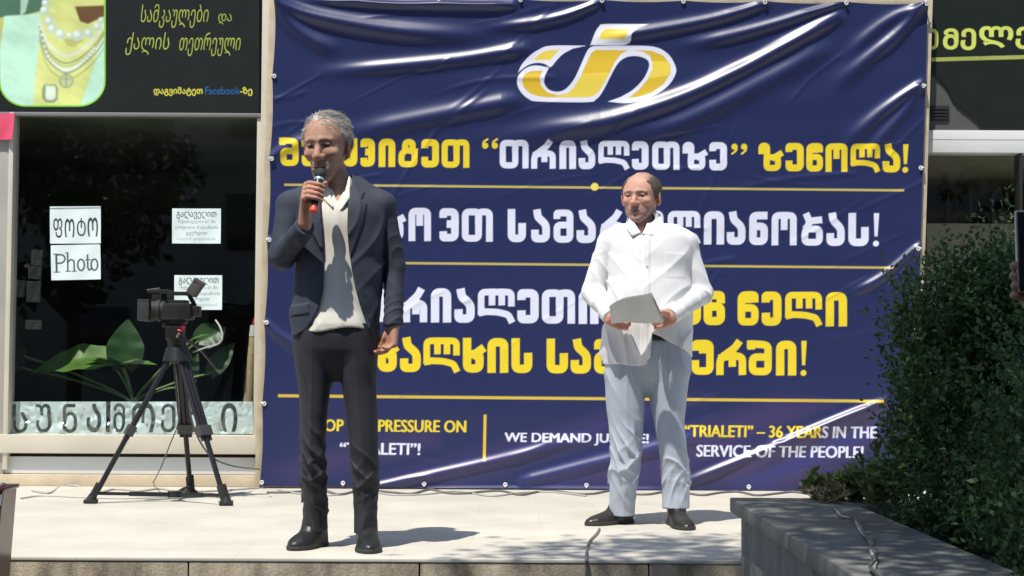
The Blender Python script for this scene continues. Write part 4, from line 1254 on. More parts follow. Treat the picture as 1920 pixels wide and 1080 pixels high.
put("shirt", polygonize(shirt1, (-.24, -.19, .80), (.24, .2, 1.60), .004, .016), B1, m_shirt1, man)

# jacket
lapL = px2([(594, 350), (572, 366), (577, 384), (570, 392), (585, 430), (606, 470), (611, 470), (607, 420), (603, 380)])
lapR = px2([(662, 348), (684, 362), (680, 378), (690, 386), (684, 420), (668, 470), (660, 492), (656, 470), (654, 430), (654, 390), (655, 352)])
def sleeve(p, a, e, w, r, seed, amp=1.0):
    up = cap(a, e, r[0], r[1])(p); fo = cap(e, w, r[1], r[2])(p)
    u = (w - e); L = np.linalg.norm(u); u = u / L
    s = (p - e) @ u
    fo = np.maximum(fo, (p - w) @ u)
    d = smin(up, fo, .012)
    de = np.linalg.norm(p - e, axis=1)
    nn = noise(p, 12, seed); gate = np.clip(.45 + .8 * noise(p, 10, seed + 4), 0, 1.2)
    fold = ridge(s * 44 + 34 * p[:, 0] * math.sin(seed) + 2.8 * nn + 2.0) * gate * .7 + ridge(s * 30 - 30 * p[:, 0] - 2.2 * noise(p, 8, seed + 2)) * np.clip(.4 + .8 * noise(p, 9, seed + 6), 0, 1.1) * .6
    env = .45 + .9 * np.exp(-(de / .09) ** 2) + .5 * np.exp(-(((p - w) @ u + .05) / .06) ** 2)
    return d - amp * .0095 * (fold - .25) * env - .0026 * nn * amp - .0016 * noise(p, 26, seed)
def jacket1(p):
    d = t_out(p)
    f = np.clip(-p[:, 1] / .04, 0, 1)
    d = d - .009 * (ridge(p[:, 2] * 13 - np.abs(p[:, 0]) * 24 + 2.2 * noise(p, 5, 4.)) - .3) * np.clip(.5 + .8 * noise(p, 6, 8.), 0, 1.2) - .008 * (ridge(p[:, 0] * 22 + p[:, 2] * 5 + 1.6 * noise(p, 4, 6.)) - .3) * np.clip((1.15 - p[:, 2]) / .2, 0, 1) - .004 * noise(p, 9, 5.) - .0022 * noise(p, 24, 2.)
    # waist pull and pocket flap
    pk = np.maximum(np.abs(p[:, 0] - X1(562)) - .052, np.abs(p[:, 2] - Z1(583) - .12 * (p[:, 0] - X1(562))) - .022)
    d = d - .0045 * np.clip(.5 - pk / .004, 0, 1) * f
    sl = cap(L1(600, 352, .02), shL, .044, .052)(p); sr = cap(L1(672, 352, .02), shR, .044, .052)(p)
    d = smin(d, smin(sl, sr, .01), .035)
    xz = p[:, [0, 2]]
    if p[:, 1].min() < .03:
        o = polysdf(open_poly, xz[:, 0], xz[:, 1])
        o = np.maximum(o, p[:, 1] - .03)
        lp = np.minimum(polysdf(lapL, xz[:, 0], xz[:, 1]), polysdf(lapR, xz[:, 0], xz[:, 1]))
        lp = np.where(p[:, 1] < .02, lp, np.maximum(lp, p[:, 1] - .02))
        d = np.minimum(d, smax(d - .0075, lp, .003))
        d = smax(d, -o, .005)
    d = smax(d, Z1(636) - .010 * np.sin(p[:, 0] * 12 + 1) - p[:, 2], .006)
    # collar behind the neck
    nk = np.stack([p[:, 0] - X1(632), p[:, 1] - .03], -1); rr = np.hypot(nk[:, 0] / 1.05, nk[:, 1])
    zt = p[:, 2] + .28 * np.minimum(p[:, 1], .03)
    col = np.maximum(np.maximum(np.abs(rr - (.084 - .35 * (zt - Z1(352)))) - .006, np.abs(zt - Z1(350)) - .030), -(p[:, 1] + .052))
    d = np.minimum(d, col)
    d = np.maximum(d, -(cap(L1(634, 362, -.02), L1(624, 310, -.01), .066, .075)(p)))
    aR = sleeve(p, shR, elR, wrR, (.056, .049, .040), 1.)
    aL = sleeve(p, shL, elL, wrL, (.058, .054, .043), 3.)
    wr = np.clip((p[:, 2] - 1.34) / .10, 0, 1)
    d = np.where(wr > 0, smin(d, np.minimum(aR, aL), .002 + .030 * 1.0 * np.maximum(wr, .02)), np.minimum(d, np.minimum(aR, aL)))
    return d
V, Q = polygonize(jacket1, (-.38, -.33, .80), (.36, .24, 1.62), .004, .022)
m_jack = mat("navy jacket wool", (.032, .040, .062), .8, noise=(14, .12), bump=(650, .25, .002))
jk = put("jacket", (V, Q), B1, m_jack, man)
for zz in (556, 600):
    q0 = L1(685 if zz < 580 else 694, zz, -.128); MB().tube([q0 + B1, q0 + B1 + np.array([0, -.006, 0])], .009, 14).build("button", mat("dark button", (.02, .02, .022), .35), jk)
q0 = L1(716, 606, -.05)
# shirt cuff at the raised wrist
u = (wrL - elL) / np.linalg.norm(wrL - elL)

# trousers
def leg(keys, seed, amp=1.0, knee=.48, hem=.08):
    f = loft(keys, 0, 2.1); ks = sorted(keys); cen = ([k[0] for k in ks], [k[1] for k in ks])
    def g(p):
        d = f(p); z = p[:, 2]
        n1 = noise(p, 9, seed); n2 = noise(p, 5, seed + 2); gate = lambda k: np.clip(.45 + .75 * noise(p, 8, seed + k), 0, 1.15)
        kn = ridge(z * 30 + p[:, 0] * 30 + 2.6 * n1 + 1.2 * n2) * gate(5) * np.exp(-((z - knee) / .12) ** 2)
        kn2 = ridge(z * 24 - p[:, 0] * 34 + 2.4 * n1) * gate(6) * np.exp(-((z - knee + .10) / .12) ** 2)
        hm = ridge(z * 44 + p[:, 0] * 30 * math.sin(seed * 3) + 2.4 * noise(p, 12, seed + 1)) * gate(7) * np.exp(-np.clip(z - hem - .04, 0, 1) / .075)
        hm2 = ridge(z * 36 - p[:, 0] * 40 + 2.2 * n1) * gate(8) * np.exp(-((z - hem - .12) / .07) ** 2)
        th = ridge(p[:, 0] * 30 + z * 11 + 2.2 * noise(p, 5, seed + 3)) * gate(9) * np.exp(-((z - .76) / .15) ** 2)
        crease = np.exp(-((p[:, 0] - np.interp(z, *cen)) / .008) ** 2) * (p[:, 1] < 0) * .0022
        return np.maximum(d - .0055 * np.clip((.68 - z) / .12, 0, 1) - crease - amp * (.013 * (kn - .18) + .011 * (kn2 - .15) + .016 * (hm - .2) + .012 * (hm2 - .15) + .008 * (th - .2) + .004 * n1), hem + .010 * np.sin(p[:, 1] * 18 + seed) - z)
    return g
def lk(L, rows): return [(float(L(600, py)[2]), (L(a, py)[0] + L(b, py)[0]) / 2, cy, (L(b, py)[0] - L(a, py)[0]) / 2, ry) for py, a, b, cy, ry in rows]
LL1 = lambda a, py: L1(a, py)
legL = leg(lk(L1, [(600, 546, 640, .0, .120), (660, 547, 632, .0, .112), (720, 553, 626, .0, .098), (780, 559, 617, -.006, .086), (840, 558, 614, -.012, .076), (880, 559, 617, -.004, .073), (920, 560, 619, .022, .074), (955, 562, 616, .045, .074), (1020, 562, 616, .062, .078)]), .7, 1.3, Z1(850), Z1(1000))
legR = leg(lk(L1, [(600, 622, 716, .0, .120), (660, 630, 713, .0, .112), (720, 634, 711, .0, .098), (780, 645, 711, -.006, .086), (840, 653, 712, -.012, .076), (880, 655, 714, -.004, .073), (920, 655, 714, .012, .074), (955, 657, 711, .022, .074), (1024, 659, 711, .026, .080)]), 1.9, 1.3, Z1(850), Z1(1004))
seat1 = loft(tz([(716, 612, 650, .012, .03), (700, 590, 676, .010, .060), (680, 564, 702, .006, .092), (655, 552, 711, .002, .112), (630, 549, 713, .0, .118), (590, 550, 712, .0, .118)]), 0, 2.1)
def trous1(p):
    d = smin(smin(legL(p), legR(p), .012), seat1(p), .016)
    return np.maximum(d, p[:, 2] - Z1(606))
m_tr1 = mat("charcoal trouser cloth", (.024, .024, .031), .75, noise=(10, .12), bump=(600, .2, .002))
put("trousers", polygonize(trous1, (-.26, -.2, .04), (.24, .2, .98), .004, .02), B1, m_tr1, man)
m_boot = mat("black boot leather", (.016, .019, .018), .42, spec=.5, bump=(40, .25, .004), noise=(12, .2))
f2 = lambda px, py: (G(px, py) - B1)[:2]
make_shoes(man, B1, [(f2(604, 1022), f2(547, 1033), .052, .115, .11, .042), (f2(686, 1023), f2(693, 1039), .053, .115, .11, .042)], m_boot, m_sole, .0042)

# microphone
mic = empty("microphone", B1 + mic_b)
tag(mic, "wireless microphone with orange end held to the grey haired man's mouth", "microphone")
a = B1 + mic_b
MB().tube([a - ax * .006, a - ax * .004, a + ax * .010, a + ax * .022], [.010, .0165, .0175, .0165], 18).build("end_cap", mat("orange plastic", (.75, .11, .05), .35), mic)
MB().tube([a + ax * .0225, a + ax * .14], [.0160, .0185], 18).build("handle", mat("dark green metal", (.05, .075, .07), .28, .6), mic)
MB().tube([a + ax * .1402, a + ax * .150], [.021, .021], 18).build("ring", mat("pale ring", (.55, .6, .58), .3, .5), mic)
hh = a + ax * .172
MB().ball(hh, (.0255, .0255, .0265), 12).build("mesh_head", mat("dark wire mesh", (.045, .055, .055), .45, .7, bump=(900, .8, .003)), mic)
MB().tube([a + ax * .06 + e2 * .0165 + e1 * .003, a + ax * .135 + e2 * .0185 + e1 * .003], .0035, 8).build("stripe", mat("silver strip", (.75, .8, .78), .2, .3), mic)

# ---- second man: white shirt, sheets of paper
B2 = G(1203, 984); B2 = np.array([B2[0], B2[1], 0.0])
def L2(px, py, y=0.0): return P(px, py, B2[1] + y) - B2
def X2(px): return float(L2(px, 600)[0])
def Z2(py): return float(L2(1205, py)[2])
man2 = person_root(B2, "balding man in white shirt and pale grey trousers holding papers")
hd2 = Head(L2(1202, 370, -.01), 1.0 * (Z2(322) - Z2(413)) / .243, math.radians(-26), math.radians(3), math.radians(1), 1.19, .006)
tz2 = lambda rows: [(Z2(py), (X2(a) + X2(b)) / 2, cy, (X2(b) - X2(a)) / 2, ry) for py, a, b, cy, ry in rows]
torso2 = tz2([(690, 1128, 1298, -.005, .142), (660, 1128, 1298, -.01, .150), (620, 1132, 1296, -.02, .160), (580, 1136, 1294, -.025, .164), (540, 1138, 1294, -.02, .156), (500, 1137, 1296, -.008, .145), (470, 1136, 1298, 0, .135), (445, 1140, 1296, .008, .120), (428, 1152, 1284, .015, .098), (416, 1172, 1256, .02, .080), (405, 1180, 1240, .022, .064)])
t2_in = loft(torso2, -.03, 2.2); t2 = loft(torso2, 0, 2.25)
sL, sR = L2(1143, 457, .01), L2(1284, 457, .012)
eL, wL = L2(1111, 548, .0), L2(1146, 594, -.20)
eR, wR = L2(1315, 550, .0), L2(1256, 592, -.20)
neck2 = cap(hd2.world((0, .022, -.07)), L2(1208, 436, .02), .066, .072)
def hold(w, inner, s):
    """hand gripping a sheet; inner = unit x towards the sheet"""
    i = np.array([inner, -.25, .0]); i /= np.linalg.norm(i); dnv = np.array([0, -.30, -.95]); out = np.array([0, -1.0, .1])
    fs = []; kk = []
    for k in range(4):
        kn = w + i * (.048 - .004 * k) + np.array([0, .012, .010 - .019 * k]); kk.append(kn)
        L = (.95, 1, .95, .8)[k]
        p1 = kn + (i * .9 + np.array([0, -.25, -.25])) * .034 * L; p2 = p1 + (i * .65 + np.array([0, -.75, -.1])) * .023 * L; p3 = p2 + (i * .1 + np.array([0, -.9, .05])) * .016 * L
        fs.append(finger([kn, p1, p2, p3], [.0122, .0110, .0100, .0085]))
    pl = [cap(w + np.array([-inner * .01, 0, .004 - .008 * k]), kk[k], .021, .0140) for k in range(4)]
    t = finger([w + i * .020 + np.array([0, -.018, .012]), w + i * .048 + np.array([0, -.046, .016]), w + i * .076 + np.array([0, -.052, .010]), w + i * .092 + np.array([0, -.050, .004])], [.0165, .0130, .0112, .0095])
    return bounded(uni(.004, uni(.010, *pl), uni(.002, *fs), t), w + i * .05, .13)
h2L, h2R = hold(wL, 1, 1), hold(wR, -1, 1)
hp2L, hp2R = L2(1172, 680, .01), L2(1250, 680, .01)
core2 = uni(.02, loft(torso2, -.045, 2.2), cap(sL, eL, .040, .036), cap(eL, wL, .036, .027), cap(sR, eR, .040, .036), cap(eR, wR, .036, .027),
            cap(hp2L, L2(1170, 860, 0), .06, .045), cap(L2(1170, 860, 0), L2(1166, 960, .03), .045, .034), cap(hp2R, L2(1262, 860, 0), .06, .045), cap(L2(1262, 860, 0), L2(1268, 955, .03), .045, .034), cap(L2(1172, 640, .01), L2(1250, 640, .01), .07, .07))
def body2(p):
    d = smin(core2(p), neck2(p), .02); d = smin(d, hd2(p), .016)
    return smin(smin(d, h2L(p), .008), h2R(p), .008)
V, Q = polygonize(body2, (-.36, -.36, .03), (.36, .22, 1.76), H)
SK2 = (.60, .335, .255)
c, q = hd2.colors(V, SK2, (.23, .17, .15), .55, (.16, .10, .075), (.36, .16, .14))
cl = np.interp(q[:, 1], [-.12, -.070, -.055, -.04, -.02, .0, .03, .12], [.30, .12, .075, .03, .0, -.01, -.03, -.07])
top = np.clip((q[:, 2] - cl) / .02, 0, 1) * (q[:, 1] > -.085)
# cropped hair: dense at the sides, thin on the crown
dens = np.clip(.30 + (np.abs(q[:, 0]) - .035) * 18, .30, .80) * (1 + .3 * noise(q, 140))
w = np.clip(top * dens, 0, 1)[:, None] * (np.linalg.norm(q, axis=1) < .2)[:, None] * (np.abs(q[:, 0]) < .093)[:, None]
c = c + (np.array([.15, .115, .085]) - c) * w
m = np.linalg.norm(q, axis=1) > .25
c[V[:, 2] < .40] = (.05, .05, .055)
m &= V[:, 2] >= .40
c[m] = np.array(SK2) * (1.02, .95, .93) * (1 + .07 * noise(V[m], 50)[:, None])
put("body", (V, Q), B2, m_skin, man2, c)
def hair2(p):
    q = hd2.loc(p)
    sh = hd2.f1(q) - .0030 + .0014 * noise(q, 220) + .001 * noise(q, 90, 1.)
    ax_ = np.abs(q[:, 0]); y = q[:, 1]
    line = np.interp(y, [-.12, -.064, -.052, -.032, -.022, -.004, .02, .035, .07, .12], [.3, .098, .045, .0, -.022, .020, .030, -.03, -.06, -.06])
    crown = np.interp(y, [-.12, -.05, -.02, .03, .07, .12], [.050, .078, .098, .110, .116, .125])
    inner = np.where(y < .045, .041 * 1.15 - ax_, -1)
    return np.maximum(np.maximum(np.maximum(sh, line - q[:, 2] + .003 * noise(q, 110)), q[:, 2] - crown + .006 * noise(q, 90)), inner + .004 * noise(q, 130, 2.)) * hd2.s
V, Q = polygonize(hair2, hd2.c - .14, hd2.c + .14, .0028, .016)
m_hair2 = mat("cropped greying hair", attr=True, rough=.6, noise=(120, .3), bump=(700, .7, .004))
hc = np.tile(np.array([.12, .092, .066]), (len(V), 1))
V, Q, hc = strands(hd2, V, Q, hc, 5000, .009, .12, lambda q: np.stack([q[:, 0] * 2, .5 + 0 * q[:, 0], -1 + 0 * q[:, 0]], -1), .7, np.random.default_rng(3))
put("hair", (V, Q), B2, m_hair2, man2, hc)

# white shirt with button-down collar
def shirt2(p):
    d = t2(p); x, y, z = p.T
    f = np.clip(-y / .05, 0, 1)
    d = d - .014 * (ridge(z * 14 - np.abs(x + .02) * 16 + 2.4 * noise(p, 5, 2.)) - .3) * np.clip(.5 + .8 * noise(p, 6, 9.), 0, 1.2) * np.clip((1.38 - z) / .2, 0, 1) - .005 * noise(p, 11) - .0028 * noise(p, 24, 3.) \
          - .007 * (ridge(x * 34 + z * 7 + 1.3 * noise(p, 6, 5.)) - .3) * np.clip((.98 - z) / .1, 0, 1)
    d = d - .0045 * np.clip(.5 - (np.abs(x - X2(1207) + .03 * (1.3 - z)) - .016) / .003, 0, 1) * f
    pk = np.maximum(np.abs(x - X2(1262)) - .052, np.abs(z - Z2(500)) - .06)
    d = d - .0016 * np.clip(.5 - pk / .004, 0, 1) * f
    d = smin(d, np.minimum(cap(L2(1178, 424, .02), sL, .045, .054)(p), cap(L2(1240, 424, .02), sR, .045, .054)(p)), .035)
    # shirt tails
    xs = [X2(v) for v in (1120, 1127, 1150, 1180, 1206, 1214, 1217, 1232, 1250, 1275, 1300)]
    hz = [Z2(v) for v in (682, 682, 684, 685, 684, 676, 628, 632, 640, 656, 672)]
    hem = np.where(y < .0, np.interp(x, xs, hz), Z2(668))
    d = smax(d, hem + .004 * np.sin(x * 40) - z, .004)
    vee = np.maximum(np.abs(x - X2(1200)) - .42 * (z - Z2(446)), y - .02)
    d = smax(d, -vee, .005)
    d = np.maximum(d, z - Z2(420))
    aL = sleeve(p, sL, eL, wL, (.061, .056, .038), 5., 1.9); aR = sleeve(p, sR, eR, wR, (.061, .056, .038), 7., 1.9)
    wr = np.clip((z - 1.27) / .10, 0, 1)
    arms = np.minimum(aL, aR)
    for e, w in ((eL, wL), (eR, wR)):
        u = (w - e) / np.linalg.norm(w - e); s = (p - w) @ u
        arms = np.minimum(arms, np.maximum(cap(e, w, .058, .0405)(p) - .002, np.maximum(s - .004, -.058 - s)))
    d = np.where(wr > 0, smin(d, arms, .002 + .03 * np.maximum(wr, .02)), np.minimum(d, arms))
    # collar stand and leaves
    rr = np.hypot(x - X2(1208), y - .015); zt = z + .30 * np.minimum(y - .02, .03)
    st = np.maximum(np.maximum(np.abs(rr - (.0835 - .20 * (zt - Z2(420)))) - .0055, np.abs(zt - Z2(418)) - .030), -(y + .050))
    k = np.minimum(tri(L2(1181, 408, -.055), L2(1186, 441, -.115), L2(1200, 436, -.108), .005)(p), tri(L2(1181, 408, -.055), L2(1176, 428, -.075), L2(1186, 441, -.115), .005)(p))
    k = np.minimum(k, np.minimum(tri(L2(1237, 402, -.02), L2(1224, 440, -.112), L2(1205, 438, -.116), .005)(p), tri(L2(1237, 402, -.02), L2(1244, 424, -.075), L2(1224, 440, -.112), .005)(p)))
    return np.minimum(d, np.minimum(st, k))
V, Q = polygonize(shirt2, (-.40, -.34, .70), (.40, .24, 1.50), .004, .022)
m_shirt2 = mat("white shirt cloth", (.78, .775, .78), .7, noise=(8, .03), sheen=.1)
sh2 = put("shirt", (V, Q), B2, m_shirt2, man2)
for py in (470, 503, 536):
    q0 = L2(1207 + (py - 470) * .03, py, 0); yy = float(np.interp(q0[2], sorted(k[0] for k in torso2), [(-k[4] + k[2]) for k in sorted(torso2)])) - .000
    MB().tube([B2 + [q0[0], yy, q0[2]], B2 + [q0[0], yy - .004, q0[2]]], .0055, 10).build("button", mat("pearl button", (.6, .6, .6), .3), sh2)
# belt and trousers
bz = Z2(632)
def belt2(p): return np.maximum(loft(torso2, -.012, 2.2)(p), np.abs(p[:, 2] - bz) - .019)
put("belt", polygonize(belt2, (-.26, -.2, bz - .05), (.26, .2, bz + .05), .005), B2, mat("black belt leather", (.015, .015, .016), .4), man2)
l2L = leg(lk(L2, [(630, 1134, 1225, -.01, .138), (690, 1131, 1216, -.004, .130), (740, 1131, 1211, .0, .116), (790, 1138, 1209, -.004, .098), (840, 1141, 1205, -.012, .090), (880, 1140, 1201, -.004, .087), (920, 1141, 1197, .018, .083), (950, 1141, 1195, .036, .078), (985, 1142, 1194, .046, .078)]), .4, 1.15, Z2(845), Z2(968))
l2R = leg(lk(L2, [(630, 1205, 1297, -.01, .138), (690, 1210, 1297, -.004, .130), (740, 1213, 1291, .0, .116), (790, 1224, 1285, -.004, .098), (840, 1234, 1290, -.012, .090), (880, 1236, 1297, -.004, .087), (920, 1239, 1295, .008, .083), (945, 1240, 1295, .0, .078), (985, 1242, 1294, -.01, .078)]), 2.6, 1.15, Z2(845), Z2(955))
seat2 = loft(tz2([(744, 1192, 1232, .012, .03), (728, 1172, 1252, .010, .07), (708, 1150, 1276, .006, .104), (680, 1138, 1290, .0, .126), (650, 1134, 1294, -.004, .136), (610, 1136, 1292, -.01, .138)]), 0, 2.1)
def trous2(p):
    d = smin(smin(l2L(p), l2R(p), .014), seat2(p), .016)
    d = d + .004 * np.exp(-(p[:, 0] - X2(1212)) ** 2 / .00003) * (p[:, 1] < 0) * (p[:, 2] > Z2(730))
    return np.maximum(d, p[:, 2] - Z2(622))
m_tr2 = mat("pale grey blue trouser cloth", (.42, .465, .54), .8, noise=(9, .05), bump=(500, .2, .002))
put("trousers", polygonize(trous2, (-.28, -.22, .04), (.28, .22, .98), .004, .02), B2, m_tr2, man2)
m_shoe = mat("dark brown black leather", (.020, .017, .014), .33, spec=.6, bump=(45, .25, .004), noise=(12, .25))
f2 = lambda px, py: (G(px, py) - B2)[:2]
make_shoes(man2, B2, [(f2(1181, 980), f2(1101, 986), .050, .095, .075, .042), (f2(1262, 982), f2(1290, 995), .051, .095, .075, .042)], m_shoe, m_sole, .0042)

# the sheets of paper he holds: bent, two sheets
def paper_pos(off):
    def f(u, v):
        tl, tr, bl, br = L2(1142, 574, -.39), L2(1219, 551, -.40), L2(1146, 607, -.290), L2(1243, 604, -.290)
        # a wide sheet, its far edge up, bent about its middle
        u = u[..., None]; v = v[..., None]
        p = (tl * (1 - u) + tr * u) * (1 - v) + (bl * (1 - u) + br * u) * v
        p = p + np.concatenate([0 * u, .03 * np.sin(np.pi * u) * (1 - .3 * v) - .008 * np.sin(7 * u + 2 * v), .010 * np.sin(np.pi * u) * (1 - v) + .004 * np.sin(6 * u)], -1)
        return p + B2 + np.array([.004, .006, .004]) * off
    return f
n = 24; U, Vv = np.meshgrid(np.linspace(0, 1, n), np.linspace(0, 1, n))
i = np.arange(n * n).reshape(n, n); F = np.stack([i[1:, :-1], i[1:, 1:], i[:-1, 1:], i[:-1, :-1]], -1).reshape(-1, 4)
m_pap = mat("white paper sheet", (.78, .78, .78), .7)
pp = mesh_obj("paper_sheets", np.concatenate([paper_pos(k)(U, Vv).reshape(-1, 3) for k in (0, 1, 2)]), np.concatenate([F + k * n * n for k in range(3)]), m_pap, None, None, True)
tag(pp, "bent white paper sheets held in both hands by the balding man", "papers")
# ------------------------------------------------------------------ tripod and video camera
m_blk = mat("black anodised", (.018, .018, .020), .38, .3)
m_rub = mat("black rubber", (.014, .014, .014), .7)
m_met = mat("bare metal", (.5, .5, .5), .3, .9)
T0 = G(297, 946); T1 = G(425, 948); TL_, TR_ = G(170, 944), G(424, 948)
YT = float(TL_[1]); TB = G(358, 927)
ctr = (TL_ + TR_ + TB) / 3
tri_ = empty("tripod", (ctr[0], ctr[1], 0)); tag(tri_, "black video tripod with ground spreader in front of the shop window", "tripod")
apex = P(333, 662, float(ctr[1]))
for foot, dpx in ((TL_, -1), (TR_, 1), (TB, 0)):
    d = (foot - apex); L = np.linalg.norm(d); d /= L
    sd = np.cross(d, [0, 0, 1.0]); sd /= np.linalg.norm(sd)
    a = apex + np.array([d[0], d[1], 0]) * .06
    mid = a + (foot - a) * .52
    lg = MB()
    for s in (-1, 1):
        lg.tube([a + sd * .024 * s, mid + sd * .024 * s + (foot - a) * .06], .0125, 10)
    lg.tube([a + (foot - a) * .05, foot + (a - foot) * .085], .0145, 12)
    lo = lg.build("leg", m_blk, tri_)
    q = (foot - a); q = q / np.linalg.norm(q)
    m_wp = mat("worn black plastic", (.05, .05, .05), .45)
    MB().bar(mid - q * .03, mid + q * .03, .085, .045, .006).build("clamp", m_wp, lo)
    MB().bar(a - q * .02, a + q * .055, .075, .04, .006).build("hinge", m_wp, lo)
    ft = MB(); f0 = foot + np.array([0, 0, .018])
    ft.bar(f0 - q * .10, f0 - q * .02, .042, .036, .005); ft.tube([f0 - q * .03, f0 + q * .012], [.022, .028], 10)
    ft.box(f0 + np.array([0, 0, -.006]), (.07, .05, .022), None, .006)
    ft.build("foot", m_rub, lo)
sp = MB(); c0 = ctr + np.array([.05, -.1, .05]); c0 = (TL_ + TR_ + TB) / 3 + np.array([.03, 0, .035])
for foot in (TL_, TR_, TB):
    e = foot + np.array([0, 0, .055]); sp.tube([c0, c0 + (e - c0) * .55], .0125, 8); sp.tube([c0 + (e - c0) * .5, c0 + (e - c0) * .95], .009, 8)
sp.tube([c0 + np.array([0, 0, -.012]), c0 + np.array([0, 0, .02])], .04, 14)
sp.build("spreader", m_blk, tri_)
yc = float(ctr[1])
hd_ = MB()
hd_.tube([P(333, 676, yc), P(332, 650, yc)], [.085, .06], 18); hd_.tube([P(332, 650, yc), P(331, 634, yc)], [.05, .055], 18)
hd_.box(P(329, 624, yc), (.09, .12, .075), None, .012); hd_.box(P(326, 610, yc), (.115, .085, .022), None, .005)
hd_.tube([P(330, 622, yc) + np.array([0, -.06, 0]), P(330, 622, yc) + np.array([0, -.085, 0])], .026, 14)
hd_.build("fluid_head", m_blk, tri_)
kn = MB(); kn.ball(P(344, 613, yc - .06), .012, 8); kn.ball(P(335, 620, yc - .065), (.022, .01, .008), 8)
kn.build("knob", mat("red plastic", (.55, .02, .03), .35), tri_)
lv = MB(); lv.bar(P(331, 632, yc - .085), P(337, 624, yc - .085), .014, .012, .003)
lv.build("lever", m_met, tri_)
MB().tube(spline([P(336, 628, yc + .02), P(352, 640, yc + .06), P(372, 652, yc + .20), P(405, 690, yc + .4)], 6), .008, 8).build("pan_handle", m_blk, tri_)

vc = empty("video_camera", P(326, 606, yc)); tag(vc, "black professional video camera mounted on the tripod by the window", "video camera")
m_cam = mat("black camera plastic", (.016, .016, .017), .4, spec=.5, bump=(300, .15, .002))
b = MB(); y0, y1 = yc - .07, yc + .07
def bx(mb, a, b_, ya, yb, bev=.006): q0 = P(a[0], b_[1], yc); q1 = P(b_[0], a[1], yc); mb.span((q0[0], ya, q0[2]), (q1[0], yb, q1[2]), bev)
bx(b, (309, 569), (362, 600), y0, y1, .012); bx(b, (318, 563), (352, 571), y0 + .02, y1 - .02, .005); bx(b, (322, 598), (350, 607), y0 + .03, y1 - .03, .004)
b.tube([P(345, 584, y0), P(345, 584, y0 - .025)], .035, 16); bx(b, (360, 574), (375, 594), y0 + .03, y1 - .02, .006)
b.build("body", m_cam, vc)
ln = MB(); ln.tube([P(311, 582, yc), P(284, 582, yc)], [.052, .056], 22); ln.tube([P(302, 582, yc), P(295, 582, yc)], .061, 22); ln.build("lens", m_rub, vc)
h = MB(); q0 = P(263, 602, yc); q1 = P(285, 562, yc)
x0, z0, x1, z1 = q0[0], q0[2], q1[0], q1[2]; ya, yb = yc - .075, yc + .075
h.span((x0, ya, z1 - .012), (x1, yb, z1), .002); h.span((x0, ya, z0), (x1, yb, z0 + .012), .002); h.span((x0, ya, z0 + .0125), (x1, ya + .01, z1 - .0125), .002); h.span((x0, yb - .01, z0 + .0125), (x1, yb, z1 - .0125), .002)
h.span((x1 - .02, ya + .011, z0 + .013), (x1 - .012, yb - .011, z1 - .013))
h.build("lens_hood", mat("grey black plastic", (.035, .036, .038), .45), vc)
hn = MB(); bx(hn, (279, 543), (318, 550), yc - .02, yc + .02, .006); bx(hn, (286, 550), (300, 567), yc - .015, yc + .015, .004); bx(hn, (314, 545), (326, 566), yc - .018, yc + .018, .004)
hn.tube([P(276, 546, yc), P(300, 543, yc)], .012, 10)
hn.build("carrying_handle", m_cam, vc)
ar = MB(); bx(ar, (326, 547), (358, 554), yc - .02, yc + .015, .004); ar.bar(P(354, 552, yc), P(366, 574, yc), .022, .022, .004)
ar.build("viewfinder_arm", m_cam, vc)
vf = MB(); vf.bar(P(358, 553, yc - .01), P(374, 529, yc - .02), .052, .06, .01); vf.bar(P(372, 532, yc - .02), P(376, 526, yc - .02), .058, .066, .008)
vf.build("viewfinder", mat("worn grey rubber", (.055, .055, .05), .6), vc)

# ------------------------------------------------------------------ cables
m_cab = mat("grey cable", (.10, .10, .10), .55); m_cab2 = mat("pale cable", (.42, .42, .40), .5)
def cable(pts, r, m, label, group=None):
    o = MB().tube(spline(pts, 8), r, 7).build("cable", m); tag(o, label, "cable", group); return o
up = lambda p, h: np.array(p) + np.array([0, 0, h])
cable([P(362, 660, yc + .02), P(385, 652, yc - .06), P(410, 644, yc - .10), P(417, 630, yc - .10), P(412, 612, yc - .08), P(404, 600, yc - .06)], .0048, m_cab2, "pale grey cable curling out from behind the video camera")
cable([up(G(60, 922), .006), up(G(92, 926), .006), P(112, 913, 9.5), P(140, 910, 9.5), P(160, 918, 9.4), up(G(185, 925), .006), up(G(215, 919), .006), up(G(262, 922), .006), up(G(300, 918), .006), up(G(340, 924), .006), up(G(420, 921), .006), up(G(487, 916), .006)], .006, m_cab2, "thin pale cable along the foot of the shop window")
cable([up(G(38, 936), .005), up(G(80, 931), .005), up(G(150, 934), .005), up(G(230, 936), .005), up(G(300, 934), .005), up(G(400, 930), .005), up(G(470, 924), .005)], .005, mat("white cable", (.5, .49, .45), .5), "white cable lying across the terrace beneath the tripod")
cable([P(330, 690, yc - .05), P(336, 780, yc - .03), P(318, 835, yc), P(300, 880, yc + .1), up(G(286, 910), .01)], .0035, m_cab, "thin black wire hanging down from the tripod")
cable([P(352, 700, yc), P(360, 790, yc), P(390, 850, yc + .2), P(430, 872, 9.3), P(487, 880, 9.4)], .005, m_cab, "dark cable sagging from the tripod to the banner edge")
pts = []
for k in range(34):
    px = 500 + k * 34; s = math.sin(k * 1.9) + .6 * math.sin(k * 3.1 + 1)
    pts.append(up(G(px, 923.5 + (px - 500) * .004 + 3.6 * s), .007))
cable(pts, .0065, mat("dark grey cable", (.16, .15, .14), .6), "dark cable snaking along the bottom edge of the banner")
pts = [up(G(520, 920), .006)] + [up(G(560 + k * 60, 927 + 5 * math.sin(k * 2.3)), .006) for k in range(10)]
cable(pts, .005, m_cab2, "pale cable tangled along the floor below the banner behind the legs")
e = EDGE
